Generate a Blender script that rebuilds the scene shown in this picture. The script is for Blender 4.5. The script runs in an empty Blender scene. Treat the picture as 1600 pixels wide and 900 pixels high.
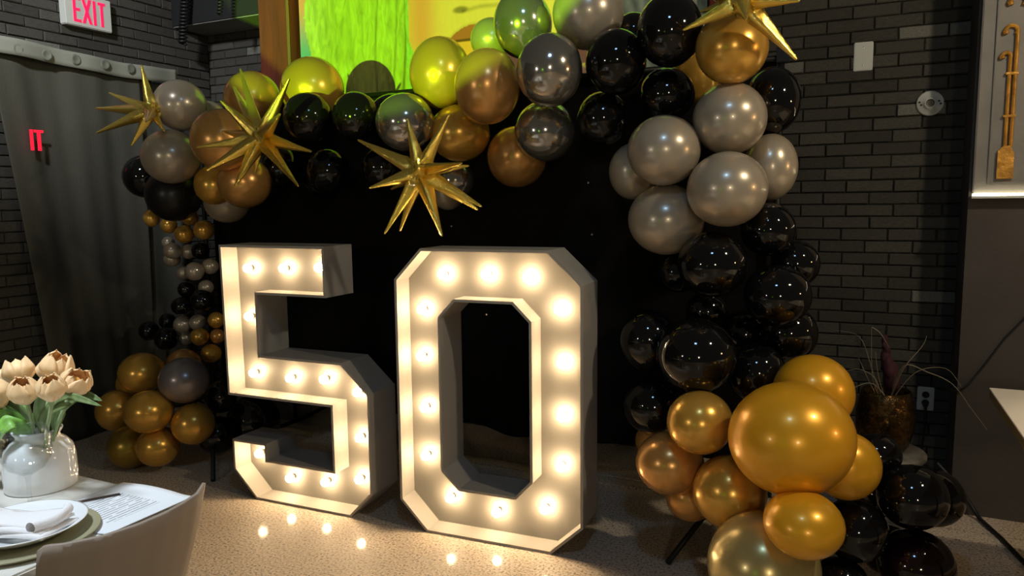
import bpy, bmesh, math, random
from mathutils import Vector, Matrix, noise
random.seed(7)
C = bpy.context.scene.collection
S = bpy.context.scene
PI = math.pi
R = math.radians

# ------------------------------------------------------------------ camera
PITCH, ROLL, YAW = R(6.607), R(-0.6264), R(25.617)
cam = bpy.data.objects.new('camera', bpy.data.cameras.new('camera'))
cam.data.sensor_width = 36.0
cam.data.lens = 36.0 * 1172.0 / 1600.0
cam.data.clip_start = 0.02
fw0 = Vector((-math.sin(YAW), math.cos(YAW), 0)); rt0 = Vector((math.cos(YAW), math.sin(YAW), 0)); up0 = Vector((0, 0, 1))
fwd = fw0 * math.cos(PITCH) - up0 * math.sin(PITCH)
upv = up0 * math.cos(PITCH) + fw0 * math.sin(PITCH)
rgt = rt0 * math.cos(ROLL) + upv * math.sin(ROLL)
upr = upv * math.cos(ROLL) - rt0 * math.sin(ROLL)
cam.matrix_world = Matrix(((rgt.x, upr.x, -fwd.x, 0), (rgt.y, upr.y, -fwd.y, 0), (rgt.z, upr.z, -fwd.z, 1.41), (0, 0, 0, 1)))
C.objects.link(cam)
S.camera = cam

# ------------------------------------------------------------------ world, lights, exposure
S.view_settings.view_transform = 'Standard'
S.view_settings.look = 'None'
S.view_settings.gamma = 1.0
S.view_settings.use_curve_mapping = False
S.view_settings.exposure = 0.0
w = bpy.data.worlds.new('world'); S.world = w; w.use_nodes = True
w.node_tree.nodes['Background'].inputs[0].default_value = (1.0, 0.95, 0.76, 1)
w.node_tree.nodes['Background'].inputs[1].default_value = 0.046
S.cycles.max_bounces = 8
S.cycles.sample_clamp_indirect = 4.0

def lamp(name, kind, loc, energy, col, soft=0.05, aim=None, **kw):
    d = bpy.data.lights.new(name, kind)
    d.energy = energy; d.color = col
    if kind in ('POINT', 'SPOT'): d.shadow_soft_size = soft
    for k, v in kw.items(): setattr(d, k, v)
    o = bpy.data.objects.new(name, d); C.objects.link(o); o.location = loc
    if aim is not None: o.rotation_euler = (Vector(aim) - Vector(loc)).to_track_quat('-Z', 'Y').to_euler()
    return o
# the party projector that throws a round green beam at the painting
az, el = R(-9.9), R(19.9)
gl = Vector((-1.1, -3.0, 1.2))
gd = Vector((math.sin(az) * math.cos(el), math.cos(az) * math.cos(el), math.sin(el)))
lamp('green_projector', 'SPOT', gl, 3000, (0.44, 1.0, 0.006), 0.03, gl + gd * 5, spot_size=R(28.7), spot_blend=0.02)
# cool downlight over the laid table
lamp('table_spot', 'SPOT', (-1.75, 0.55, 2.75), 185, (0.80, 0.90, 1.0), 0.15, (-1.72, 0.80, 0.75), spot_size=R(44), spot_blend=0.45)
# lamps outside the frame, plus unseen fills added over the side table and behind the camera
lamp('ceiling_lamp', 'POINT', (1.25, 1.95, 2.75), 78, (1.0, 0.86, 0.62), 0.06)
lamp('table_spot', 'SPOT', (0.95, 2.35, 2.7), 34, (1.0, 0.86, 0.66), 0.05, (0.95, 2.45, 0.74), spot_size=R(40), spot_blend=0.4)  # added spot, only there to brighten the side table top
lamp('wall_lamp', 'POINT', (3.6, 2.6, 1.7), 45, (1.0, 0.60, 0.26), 0.08)
lamp('fill_lamp', 'POINT', (1.5, -2.8, 1.75), 85, (1.0, 0.85, 0.62), 0.14)  # added fill behind the camera, brightens the balloon fronts
lamp('fill_lamp', 'POINT', (-3.0, -2.2, 1.7), 40, (1.0, 0.92, 0.80), 0.12)  # added fill from behind left, lifts the balloons on the left
lamp('track_light', 'SPOT', (-2.7, 0.9, 3.3), 340, (0.88, 0.93, 1.0), 0.10, (-4.36, 3.2, 2.60), spot_size=R(62), spot_blend=0.9)
lamp('projector_lens', 'POINT', gl + Vector((0.0, 0.05, 0.06)), 5, (0.30, 1.0, 0.02), 0.03)
lamp('blue_ceiling_panel', 'AREA', (-0.2, 0.7, 3.3), 9, (0.35, 0.62, 1.0), 0.3, (-0.2, 1.4, 0.0), shape='SQUARE', size=0.28)

# ------------------------------------------------------------------ helpers
def tag(o, label=None, cat=None, group=None, kind=None):
    if label: o['label'] = label
    if cat: o['category'] = cat
    if group: o['group'] = group
    if kind: o['kind'] = kind
    return o

def empty(name, label, cat, loc=(0, 0, 0), rotz=0.0, group=None):
    o = bpy.data.objects.new(name, None); C.objects.link(o)
    o.empty_display_size = 0.05
    o.location = loc; o.rotation_euler = (0, 0, rotz)
    return tag(o, label, cat, group)

def mesh_of(name, bm, m, smooth=False):
    bmesh.ops.recalc_face_normals(bm, faces=bm.faces[:])
    me = bpy.data.meshes.new(name); bm.to_mesh(me); bm.free()
    if m is not None: me.materials.append(m)
    if smooth:
        for p in me.polygons: p.use_smooth = True
    return me

def obj(name, bm, m, parent=None, smooth=False, loc=None):
    o = bpy.data.objects.new(name, mesh_of(name, bm, m, smooth) if isinstance(bm, bmesh.types.BMesh) else bm)
    C.objects.link(o)
    if parent is not None: o.parent = parent
    if loc is not None: o.location = loc
    return o

def box(bm, x0, x1, y0, y1, z0, z1):
    v = [bm.verts.new((x, y, z)) for z in (z0, z1) for y in (y0, y1) for x in (x0, x1)]
    for f in ((0, 1, 3, 2), (4, 6, 7, 5), (0, 4, 5, 1), (2, 3, 7, 6), (0, 2, 6, 4), (1, 5, 7, 3)):
        bm.faces.new([v[i] for i in f])
    return v

def boxm(x0, x1, y0, y1, z0, z1, bev=0.0, seg=2):
    bm = bmesh.new(); box(bm, x0, x1, y0, y1, z0, z1)
    if bev: bmesh.ops.bevel(bm, geom=bm.edges[:], offset=bev, segments=seg, affect='EDGES')
    return bm

def tube(bm, pts, r, seg=8, caps=True):
    pts = [Vector(p) for p in pts]
    rr = r if isinstance(r, (list, tuple)) else [r] * len(pts)
    rings = []; prev = None
    for i, p in enumerate(pts):
        t = (pts[min(i + 1, len(pts) - 1)] - pts[max(i - 1, 0)]).normalized()
        if prev is None:
            a = Vector((0, 0, 1)) if abs(t.z) < 0.9 else Vector((1, 0, 0))
            u = t.cross(a).normalized()
        else:
            u = (prev - t * prev.dot(t)).normalized()
        prev = u; v = t.cross(u)
        rings.append([bm.verts.new(p + (u * math.cos(2 * PI * k / seg) + v * math.sin(2 * PI * k / seg)) * rr[i]) for k in range(seg)])
    for a, b in zip(rings, rings[1:]):
        for k in range(seg): bm.faces.new((a[k], a[(k + 1) % seg], b[(k + 1) % seg], b[k]))
    if caps:
        bm.faces.new(rings[0][::-1]); bm.faces.new(rings[-1])
    return bm

def lathe(bm, prof, seg=32, cx=0, cy=0, cz=0):
    rings = []
    for r, z in prof:
        if r < 1e-5: rings.append([bm.verts.new((cx, cy, cz + z))])
        else: rings.append([bm.verts.new((cx + r * math.cos(2 * PI * k / seg), cy + r * math.sin(2 * PI * k / seg), cz + z)) for k in range(seg)])
    for a, b in zip(rings, rings[1:]):
        for k in range(seg):
            k2 = (k + 1) % seg
            if len(a) == 1 and len(b) == 1: continue
            if len(a) == 1: bm.faces.new((a[0], b[k2], b[k]))
            elif len(b) == 1: bm.faces.new((a[k], a[k2], b[0]))
            else: bm.faces.new((a[k], a[k2], b[k2], b[k]))
    return bm

def grid(bm, nu, nv, fn):
    vs = [[bm.verts.new(fn(i / nu, j / nv)) for i in range(nu + 1)] for j in range(nv + 1)]
    for j in range(nv):
        for i in range(nu): bm.faces.new((vs[j][i], vs[j][i + 1], vs[j + 1][i + 1], vs[j + 1][i]))
    return vs

def solid(bm, th):
    bmesh.ops.recalc_face_normals(bm, faces=bm.faces[:])
    bmesh.ops.solidify(bm, geom=bm.faces[:], thickness=th)
    return bm

def prism(bm, poly, y0, y1):
    a = [bm.verts.new((x, y0, z)) for x, z in poly]; b = [bm.verts.new((x, y1, z)) for x, z in poly]
    n = len(poly)
    bm.faces.new(a); bm.faces.new(b[::-1])
    for i in range(n): bm.faces.new((a[i], b[i], b[(i + 1) % n], a[(i + 1) % n]))
    return bm

# ------------------------------------------------------------------ materials
def mat(name, col, rough=0.5, metal=0.0, spec=0.5, coat=0.0, coat_rough=0.05, emit=None, estr=0.0, trans=0.0, sheen=0.0,
        var=0.0, nscale=8.0, bump=0.0, bscale=60.0, rnd=0.0, stretch=None, alpha=1.0, ior=1.45):
    m = bpy.data.materials.new(name); m.use_nodes = True
    nt = m.node_tree; N = nt.nodes; L = nt.links; b = N['Principled BSDF']
    b.inputs['Base Color'].default_value = (*col, 1)
    b.inputs['Roughness'].default_value = rough
    b.inputs['Metallic'].default_value = metal
    b.inputs['Specular IOR Level'].default_value = spec
    b.inputs['Coat Weight'].default_value = coat
    b.inputs['Coat Roughness'].default_value = coat_rough
    b.inputs['Transmission Weight'].default_value = trans
    b.inputs['Sheen Weight'].default_value = sheen
    b.inputs['IOR'].default_value = ior
    b.inputs['Alpha'].default_value = alpha
    if emit:
        b.inputs['Emission Color'].default_value = (*emit, 1); b.inputs['Emission Strength'].default_value = estr
    tc = N.new('ShaderNodeTexCoord'); src = tc.outputs['Object']
    if stretch:
        mp = N.new('ShaderNodeMapping'); mp.inputs['Scale'].default_value = stretch
        L.new(src, mp.inputs['Vector']); src = mp.outputs['Vector']
    if var or rnd:
        nz = N.new('ShaderNodeTexNoise'); nz.inputs['Scale'].default_value = nscale; nz.inputs['Detail'].default_value = 5
        oi = N.new('ShaderNodeObjectInfo')
        add = N.new('ShaderNodeVectorMath'); add.operation = 'ADD'
        sc = N.new('ShaderNodeMath'); sc.operation = 'MULTIPLY'; sc.inputs[1].default_value = 30.0
        L.new(oi.outputs['Random'], sc.inputs[0]); L.new(src, add.inputs[0]); L.new(sc.outputs[0], add.inputs[1])
        L.new(add.outputs[0], nz.inputs['Vector'])
        m1 = N.new('ShaderNodeMapRange'); m1.inputs['From Min'].default_value = 0.25; m1.inputs['From Max'].default_value = 0.75
        m1.inputs['To Min'].default_value = 1 - var; m1.inputs['To Max'].default_value = 1 + var
        L.new(nz.outputs['Fac'], m1.inputs['Value'])
        m2 = N.new('ShaderNodeMapRange'); m2.inputs['To Min'].default_value = 1 - rnd; m2.inputs['To Max'].default_value = 1 + rnd
        L.new(oi.outputs['Random'], m2.inputs['Value'])
        mul = N.new('ShaderNodeMath'); mul.operation = 'MULTIPLY'
        L.new(m1.outputs[0], mul.inputs[0]); L.new(m2.outputs[0], mul.inputs[1])
        vm = N.new('ShaderNodeVectorMath'); vm.operation = 'SCALE'; vm.inputs[0].default_value = col
        L.new(mul.outputs[0], vm.inputs['Scale']); L.new(vm.outputs[0], b.inputs['Base Color'])
    if bump:
        nb = N.new('ShaderNodeTexNoise'); nb.inputs['Scale'].default_value = bscale; nb.inputs['Detail'].default_value = 4
        L.new(src, nb.inputs['Vector'])
        bp = N.new('ShaderNodeBump'); bp.inputs['Strength'].default_value = bump; bp.inputs['Distance'].default_value = 0.01
        L.new(nb.outputs['Fac'], bp.inputs['Height']); L.new(bp.outputs[0], b.inputs['Normal'])
    return m

M = dict(
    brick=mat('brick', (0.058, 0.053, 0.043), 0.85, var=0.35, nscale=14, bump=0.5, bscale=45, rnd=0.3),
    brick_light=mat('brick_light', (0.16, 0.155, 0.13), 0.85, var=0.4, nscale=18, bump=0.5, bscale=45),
    mortar=mat('mortar', (0.014, 0.0125, 0.010), 0.95, var=0.2),
    plaster=mat('plaster', (0.060, 0.050, 0.044), 0.8, var=0.15, nscale=5, bump=0.1),
    soffit=mat('soffit', (0.22, 0.22, 0.20), 0.8, var=0.15, nscale=3),
    soffit_dark=mat('soffit_dark', (0.007, 0.007, 0.007), 0.8, var=0.2, nscale=4),
    white_paint=mat('white_paint', (0.34, 0.315, 0.28), 0.55, var=0.05, nscale=6, bump=0.03, bscale=30),
    panel_paint=mat('panel_paint', (0.235, 0.215, 0.185), 0.5, var=0.05, nscale=5),
    bulb=mat('bulb', (1, 0.9, 0.7), 0.3, emit=(1.0, 0.735, 0.43), estr=92.0),
    socket=mat('socket', (0.15, 0.13, 0.10), 0.4),
    black_metal=mat('black_metal', (0.010, 0.010, 0.010), 0.45, metal=0.3),
    black_cloth=mat('black_cloth', (0.006, 0.0055, 0.005), 0.9, spec=0.15, bump=0.1, bscale=40),
    sequin=mat('sequin', (0.7, 0.75, 0.75), 0.2, metal=0.6),
    foil=mat('foil', (1.0, 0.72, 0.13), 0.17, metal=0.88, coat=0.5, coat_rough=0.06, bump=0.22, bscale=34),
    white_plastic=mat('white_plastic', (0.55, 0.55, 0.50), 0.4),
    dark_hole=mat('dark_hole', (0.01, 0.01, 0.01), 0.6),
    red_light=mat('red_light', (0.6, 0.01, 0.06), 0.4, emit=(1.0, 0.012, 0.09), estr=0.95),
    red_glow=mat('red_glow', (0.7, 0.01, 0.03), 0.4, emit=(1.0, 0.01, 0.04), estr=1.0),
    curtain=mat('curtain', (0.062, 0.058, 0.043), 0.9, var=0.12, nscale=3, bump=0.15, bscale=120, stretch=(1, 1, 0.15)),
    curtain_side=mat('curtain_side', (0.085, 0.083, 0.068), 0.9, var=0.08, nscale=3),
    curtain_band=mat('curtain_band', (0.24, 0.24, 0.19), 0.85, var=0.08, nscale=6),
    grommet=mat('grommet', (0.165, 0.168, 0.13), 0.7, var=0.3, nscale=30),
    rust_wood=mat('rust_wood', (0.115, 0.019, 0.003), 0.75, var=0.35, nscale=9, bump=0.4, bscale=30, stretch=(1, 1, 0.2)),
    brass=mat('brass', (0.5, 0.35, 0.1), 0.35, metal=0.8),
    table_top=mat('table_top', (0.62, 0.60, 0.54), 0.4, var=0.12, nscale=7, stretch=(0.3, 3, 1)),
    table_cream=mat('table_cream', (0.80, 0.70, 0.56), 0.45, var=0.03),
    table_edge=mat('table_edge', (0.20, 0.17, 0.08), 0.6),
    leg_metal=mat('leg_metal', (0.05, 0.05, 0.05), 0.4, metal=0.7),
    chair=mat('chair_shell', (0.27, 0.215, 0.17), 0.55, var=0.04, nscale=5),
    china=mat('china', (0.80, 0.82, 0.84), 0.12, coat=0.4),
    charger=mat('charger', (0.30, 0.28, 0.17), 0.45),
    napkin=mat('napkin', (0.74, 0.73, 0.74), 0.9, bump=0.15, bscale=200),
    glass=mat('glass', (1, 1, 1), 0.0, trans=1.0, ior=1.45),
    steel=mat('steel', (0.6, 0.6, 0.62), 0.2, metal=1.0),
    petal=mat('petal', (0.88, 0.60, 0.32), 0.55, var=0.12, nscale=25),
    petal_in=mat('petal_in', (0.90, 0.45, 0.10), 0.6),
    stem=mat('stem', (0.30, 0.42, 0.22), 0.5),
    leaf=mat('leaf', (0.16, 0.36, 0.06), 0.45, var=0.35, nscale=22, rnd=0.3, stretch=(3, 3, 0.4)),
    leaf_dull=mat('leaf_dull', (0.13, 0.19, 0.07), 0.5, var=0.3, nscale=22, rnd=0.3, stretch=(3, 3, 0.4)),
    pot=mat('mosaic_pot', (0.10, 0.060, 0.020), 0.10, metal=0.9, var=0.6, nscale=40, bump=1.0, bscale=38),
    marble=mat('marble', (0.15, 0.14, 0.12), 0.35, var=0.6, nscale=16),
    grass=mat('dry_grass', (0.22, 0.18, 0.12), 0.6),
    plume=mat('plume', (0.040, 0.008, 0.014), 0.8, var=0.4, nscale=40),
    relief_board=mat('relief_board', (0.20, 0.185, 0.165), 0.6, var=0.12, nscale=8, bump=0.1),
    relief_gold=mat('relief_gold', (0.50, 0.24, 0.035), 0.42, metal=0.5, var=0.4, nscale=28, bump=0.6, bscale=35),
    led=mat('led_strip', (1, 1, 0.9), 0.5, emit=(1.0, 0.90, 0.62), estr=9.0),
    cable=mat('cable', (0.008, 0.008, 0.008), 0.5),
)
BM = dict(
    black=mat('balloon_black', (0.0045, 0.0042, 0.0045), 0.06, spec=0.55, coat=0.15, coat_rough=0.02),
    mattblack=mat('balloon_matt_black', (0.010, 0.009, 0.008), 0.33, spec=0.4),
    darkred=mat('balloon_maroon_black', (0.010, 0.003, 0.003), 0.08, spec=0.5, coat=0.15, coat_rough=0.03),
    gold=mat('balloon_gold', (0.74, 0.41, 0.07), 0.26, metal=0.55, coat=0.25, coat_rough=0.06),
    darkgold=mat('balloon_olive_gold', (0.36, 0.23, 0.03), 0.3, metal=0.6, coat=0.2, coat_rough=0.1),
    bronze=mat('balloon_bronze', (0.68, 0.35, 0.10), 0.27, metal=0.55, coat=0.25, coat_rough=0.06),
    pearlgold=mat('balloon_satin_gold', (0.85, 0.41, 0.016), 0.32, metal=0.3, coat=0.35, coat_rough=0.12),
    champagne=mat('balloon_champagne', (0.58, 0.45, 0.18), 0.26, metal=0.5, coat=0.3, coat_rough=0.05),
    silver=mat('balloon_pearl_silver', (0.46, 0.39, 0.295), 0.28, metal=0.4, coat=0.4, coat_rough=0.07),
    greysilver=mat('balloon_grey_silver', (0.30, 0.26, 0.25), 0.28, metal=0.5, coat=0.4, coat_rough=0.06),
    chrome=mat('balloon_chrome', (0.46, 0.43, 0.38), 0.13, metal=0.85, coat=0.3, coat_rough=0.03),
)

def floor_material():
    m = mat('terrazzo', (0.3, 0.25, 0.2), 0.55, coat=0.24, coat_rough=0.09)
    nt = m.node_tree; N = nt.nodes; L = nt.links; b = N['Principled BSDF']
    geo = N.new('ShaderNodeNewGeometry')
    n1 = N.new('ShaderNodeTexNoise'); n1.inputs['Scale'].default_value = 105; n1.inputs['Detail'].default_value = 5
    n2 = N.new('ShaderNodeTexNoise'); n2.inputs['Scale'].default_value = 1.7; n2.inputs['Detail'].default_value = 4
    for n in (n1, n2): L.new(geo.outputs['Position'], n.inputs['Vector'])
    r1 = N.new('ShaderNodeValToRGB')
    e = r1.color_ramp.elements
    e[0].position = 0.33; e[0].color = (0.155, 0.115, 0.078, 1); e[1].position = 0.62; e[1].color = (0.72, 0.60, 0.47, 1)
    x = e.new(0.46); x.color = (0.54, 0.435, 0.33, 1)
    L.new(n1.outputs['Fac'], r1.inputs['Fac'])
    mr = N.new('ShaderNodeMapRange'); mr.inputs['To Min'].default_value = 0.72; mr.inputs['To Max'].default_value = 1.22
    L.new(n2.outputs['Fac'], mr.inputs['Value'])
    vm = N.new('ShaderNodeVectorMath'); vm.operation = 'SCALE'
    L.new(r1.outputs['Color'], vm.inputs[0]); L.new(mr.outputs[0], vm.inputs['Scale']); L.new(vm.outputs[0], b.inputs['Base Color'])
    bp = N.new('ShaderNodeBump'); bp.inputs['Strength'].default_value = 0.18; bp.inputs['Distance'].default_value = 0.004
    L.new(n1.outputs['Fac'], bp.inputs['Height']); L.new(bp.outputs[0], b.inputs['Normal'])
    return m
M['floor'] = floor_material()

def painting_material():
    m = mat('painting', (0.7, 0.7, 0.7), 0.7)
    nt = m.node_tree; N = nt.nodes; L = nt.links; b = N['Principled BSDF']
    at = N.new('ShaderNodeVertexColor'); at.layer_name = 'paint'
    tc = N.new('ShaderNodeTexCoord'); mp = N.new('ShaderNodeMapping'); mp.inputs['Scale'].default_value = (14, 1, 4.5)
    L.new(tc.outputs['Object'], mp.inputs['Vector'])
    nz = N.new('ShaderNodeTexNoise'); nz.inputs['Scale'].default_value = 1.6; nz.inputs['Detail'].default_value = 7; nz.inputs['Distortion'].default_value = 1.4
    L.new(mp.outputs['Vector'], nz.inputs['Vector'])
    mr = N.new('ShaderNodeMapRange'); mr.inputs['From Min'].default_value = 0.3; mr.inputs['From Max'].default_value = 0.7
    mr.inputs['To Min'].default_value = 0.66; mr.inputs['To Max'].default_value = 1.12
    L.new(nz.outputs['Fac'], mr.inputs['Value'])
    vm = N.new('ShaderNodeVectorMath'); vm.operation = 'SCALE'
    mix = N.new('ShaderNodeMix'); mix.data_type = 'RGBA'
    L.new(at.outputs['Color'], vm.inputs[0]); L.new(mr.outputs[0], vm.inputs['Scale'])
    L.new(at.outputs['Alpha'], mix.inputs['Factor']); L.new(at.outputs['Color'], mix.inputs['A']); L.new(vm.outputs[0], mix.inputs['B'])
    L.new(mix.outputs['Result'], b.inputs['Base Color'])
    return m

def menu_material():
    # a printed sheet: faint rows of grey print on white paper (object space: x across, y down the sheet)
    m = mat('menu_paper', (0.72, 0.74, 0.76), 0.8)
    nt = m.node_tree; N = nt.nodes; L = nt.links; b = N['Principled BSDF']
    tc = N.new('ShaderNodeTexCoord'); sp = N.new('ShaderNodeSeparateXYZ'); L.new(tc.outputs['Object'], sp.inputs[0])
    def math_(op, a, v):
        n = N.new('ShaderNodeMath'); n.operation = op
        for i, s in enumerate((a, v)):
            if s is None: continue
            if isinstance(s, (int, float)): n.inputs[i].default_value = s
            else: L.new(s, n.inputs[i])
        return n.outputs[0]
    row = math_('FRACT', math_('MULTIPLY', sp.outputs['X'], 90.0), None)
    inrow = math_('LESS_THAN', row, 0.36)
    ax = math_('LESS_THAN', math_('ABSOLUTE', sp.outputs['X'], None), 0.068)
    nz = N.new('ShaderNodeTexNoise'); nz.inputs['Scale'].default_value = 1.0; nz.inputs['Detail'].default_value = 1
    mp = N.new('ShaderNodeMapping'); mp.inputs['Scale'].default_value = (90, 45, 1); L.new(tc.outputs['Object'], mp.inputs['Vector']); L.new(mp.outputs[0], nz.inputs['Vector'])
    wd = math_('GREATER_THAN', nz.outputs['Fac'], 0.42)
    ay = math_('LESS_THAN', math_('ABSOLUTE', sp.outputs['Y'], None), 0.062)
    k = math_('MULTIPLY', math_('MULTIPLY', inrow, ax), math_('MULTIPLY', wd, ay))
    mix = N.new('ShaderNodeMix'); mix.data_type = 'RGBA'
    mix.inputs['A'].default_value = (0.72, 0.74, 0.76, 1); mix.inputs['B'].default_value = (0.30, 0.31, 0.34, 1)
    L.new(k, mix.inputs['Factor']); L.new(mix.outputs['Result'], b.inputs['Base Color'])
    return m
M['menu'] = menu_material()
M['painting'] = painting_material()
def thin_glass():
    m = bpy.data.materials.new('thin_glass'); m.use_nodes = True; nt = m.node_tree; N = nt.nodes; L = nt.links
    N.remove(N['Principled BSDF']); out = N['Material Output']
    t = N.new('ShaderNodeBsdfTransparent'); t.inputs[0].default_value = (0.96, 0.97, 0.97, 1)
    g = N.new('ShaderNodeBsdfGlossy'); g.inputs['Roughness'].default_value = 0.02
    lw = N.new('ShaderNodeLayerWeight'); lw.inputs['Blend'].default_value = 0.5
    pw = N.new('ShaderNodeMath'); pw.operation = 'POWER'; pw.inputs[1].default_value = 3.5; L.new(lw.outputs['Facing'], pw.inputs[0])
    mr = N.new('ShaderNodeMapRange'); mr.inputs['To Min'].default_value = 0.03; mr.inputs['To Max'].default_value = 0.75; L.new(pw.outputs[0], mr.inputs['Value'])
    mx = N.new('ShaderNodeMixShader'); L.new(mr.outputs[0], mx.inputs[0]); L.new(t.outputs[0], mx.inputs[1]); L.new(g.outputs[0], mx.inputs[2]); L.new(mx.outputs[0], out.inputs[0])
    return m
M['glass'] = thin_glass()

# ------------------------------------------------------------------ floor
fl = obj('floor', boxm(-7.0, 4.5, -4.0, 4.35, -0.16, -0.025), M['mortar']); tag(fl, kind='structure')
G = 0.0065
xs = [-7.0, -3.687, 0.95, 4.5]; ys = [-4.0, 3.457, 3.565, 4.35]
for i in range(3):
    for j in range(3):
        bm = boxm(xs[i] + G, xs[i + 1] - G, ys[j] + G, ys[j + 1] - G, -0.024, 0.0)
        obj('slab', bm, M['floor'], fl)

# ------------------------------------------------------------------ brick walls
YW, XL, YP = 4.08, -4.36, 3.76
def brick_variants():
    out = []
    for k in range(5):
        rg = random.Random(k + 3); bm = bmesh.new()
        d = 0.012
        def rim(z, ins):
            pts = []
            for sx, sz in ((-1, -1), (0, -1), (1, -1), (1, 1), (0, 1), (-1, 1)):
                jx = rg.uniform(-.0022, .0022); jz = rg.uniform(-.0022, .0022)
                pts.append(bm.verts.new((sx * (0.5 - ins) + jx * 4, -z, sz * (0.5 - ins * 3.4) + jz * 14)))
            return pts
        a = [bm.verts.new((sx * 0.5, 0, sz * 0.5)) for sx, sz in ((-1, -1), (0, -1), (1, -1), (1, 1), (0, 1), (-1, 1))]
        b = rim(d * 0.55, 0.005); c = rim(d, 0.022)
        for p, q in ((a, b), (b, c)):
            for i in range(6): bm.faces.new((p[i], p[(i + 1) % 6], q[(i + 1) % 6], q[i]))
        bm.faces.new((c[0], c[1], c[4], c[5])); bm.faces.new((c[1], c[2], c[3], c[4]))
        out.append(bm)
    return out
BV = brick_variants()
BMESH = [mesh_of('brick', b.copy(), M['brick']) for b in BV]
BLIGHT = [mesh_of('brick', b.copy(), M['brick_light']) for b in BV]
def brick_wall(wall, u0, u1, z0, z1, place, visible, lights, pitch, length, phase, zph):
    """one course after another; bricks the photo shows are parts, the rest is joined"""
    rest = bmesh.new(); n = 0
    k0 = int(math.floor((z0 - zph) / pitch)); k1 = int(math.ceil((z1 - zph) / pitch))
    for k in range(k0, k1):
        za = max(zph + k * pitch, z0); zb = min(zph + (k + 1) * pitch, z1)
        if zb - za < 0.012: continue
        off = phase + (length * 0.47 if k % 2 else 0.0) + random.uniform(-.012, .012)
        i0 = int(math.floor((u0 - off) / length)); i1 = int(math.ceil((u1 - off) / length))
        for i in range(i0, i1):
            ua = max(off + i * length, u0); ub = min(off + (i + 1) * length, u1)
            if ub - ua < 0.02: continue
            uc, zc = (ua + ub) / 2, (za + zb) / 2
            su, sz = (ub - ua) - random.uniform(.003, .006), (zb - za) - random.uniform(.003, .006)
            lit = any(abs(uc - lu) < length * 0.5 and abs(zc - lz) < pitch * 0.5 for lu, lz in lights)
            v = random.randrange(5)
            if visible(uc, zc):
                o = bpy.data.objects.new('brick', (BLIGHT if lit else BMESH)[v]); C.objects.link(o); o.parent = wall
                M4 = place(uc, zc, su, sz); o.matrix_local = M4; n += 1
            else:
                b = BV[v].copy(); b.transform(place(uc, zc, su, sz))
                tmp = bpy.data.meshes.new('t'); b.to_mesh(tmp); b.free(); rest.from_mesh(tmp); bpy.data.meshes.remove(tmp)
    if rest.faces:
        o = obj('brick', rest, M['brick'], wall); o['kind'] = 'stuff'
    else: rest.free()
    return n
wb = obj('wall_back', boxm(-4.46, 0.6, YW, YW + 0.12, 0, 3.0), M['mortar']); tag(wb, kind='structure')
def place_back(u, z, su, sz): return Matrix.Translation((u, YW, z)) @ Matrix.Diagonal((su, random.uniform(.7, 1.2), sz, 1))
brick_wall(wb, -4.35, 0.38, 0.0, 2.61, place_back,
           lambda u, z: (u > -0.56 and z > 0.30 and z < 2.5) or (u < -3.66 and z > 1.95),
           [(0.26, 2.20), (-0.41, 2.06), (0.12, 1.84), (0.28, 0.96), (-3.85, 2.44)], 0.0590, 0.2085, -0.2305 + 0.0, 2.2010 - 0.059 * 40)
wl = obj('wall_left', boxm(XL - 0.12, XL, -2.6, YW, 0, 3.0), M['mortar']); tag(wl, kind='structure')
def place_left(u, z, su, sz):
    return Matrix.Translation((XL, u, z)) @ Matrix.Rotation(R(90), 4, 'Z') @ Matrix.Diagonal((su, random.uniform(.7, 1.2), sz, 1))
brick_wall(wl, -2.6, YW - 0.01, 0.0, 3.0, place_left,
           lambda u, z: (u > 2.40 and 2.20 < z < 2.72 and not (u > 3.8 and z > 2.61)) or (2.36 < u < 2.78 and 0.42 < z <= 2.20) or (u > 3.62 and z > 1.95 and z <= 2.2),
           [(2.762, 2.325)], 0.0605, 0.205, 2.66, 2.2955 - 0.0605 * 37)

pl = obj('wall_right', boxm(0.368, 3.4, YP, YW + 0.12, 0, 3.0), M['plaster']); tag(pl, kind='structure')
# dark soffit box over the far left corner
so = obj('ceiling', boxm(-4.355, -3.50, 3.77, YW, 2.615, 3.0), M['soffit_dark']); tag(so, kind='structure')
bm = boxm(-4.35, -3.505, 3.78, YW - 0.005, 2.609, 2.6148); obj('underside', bm, M['soffit'], so)

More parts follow.
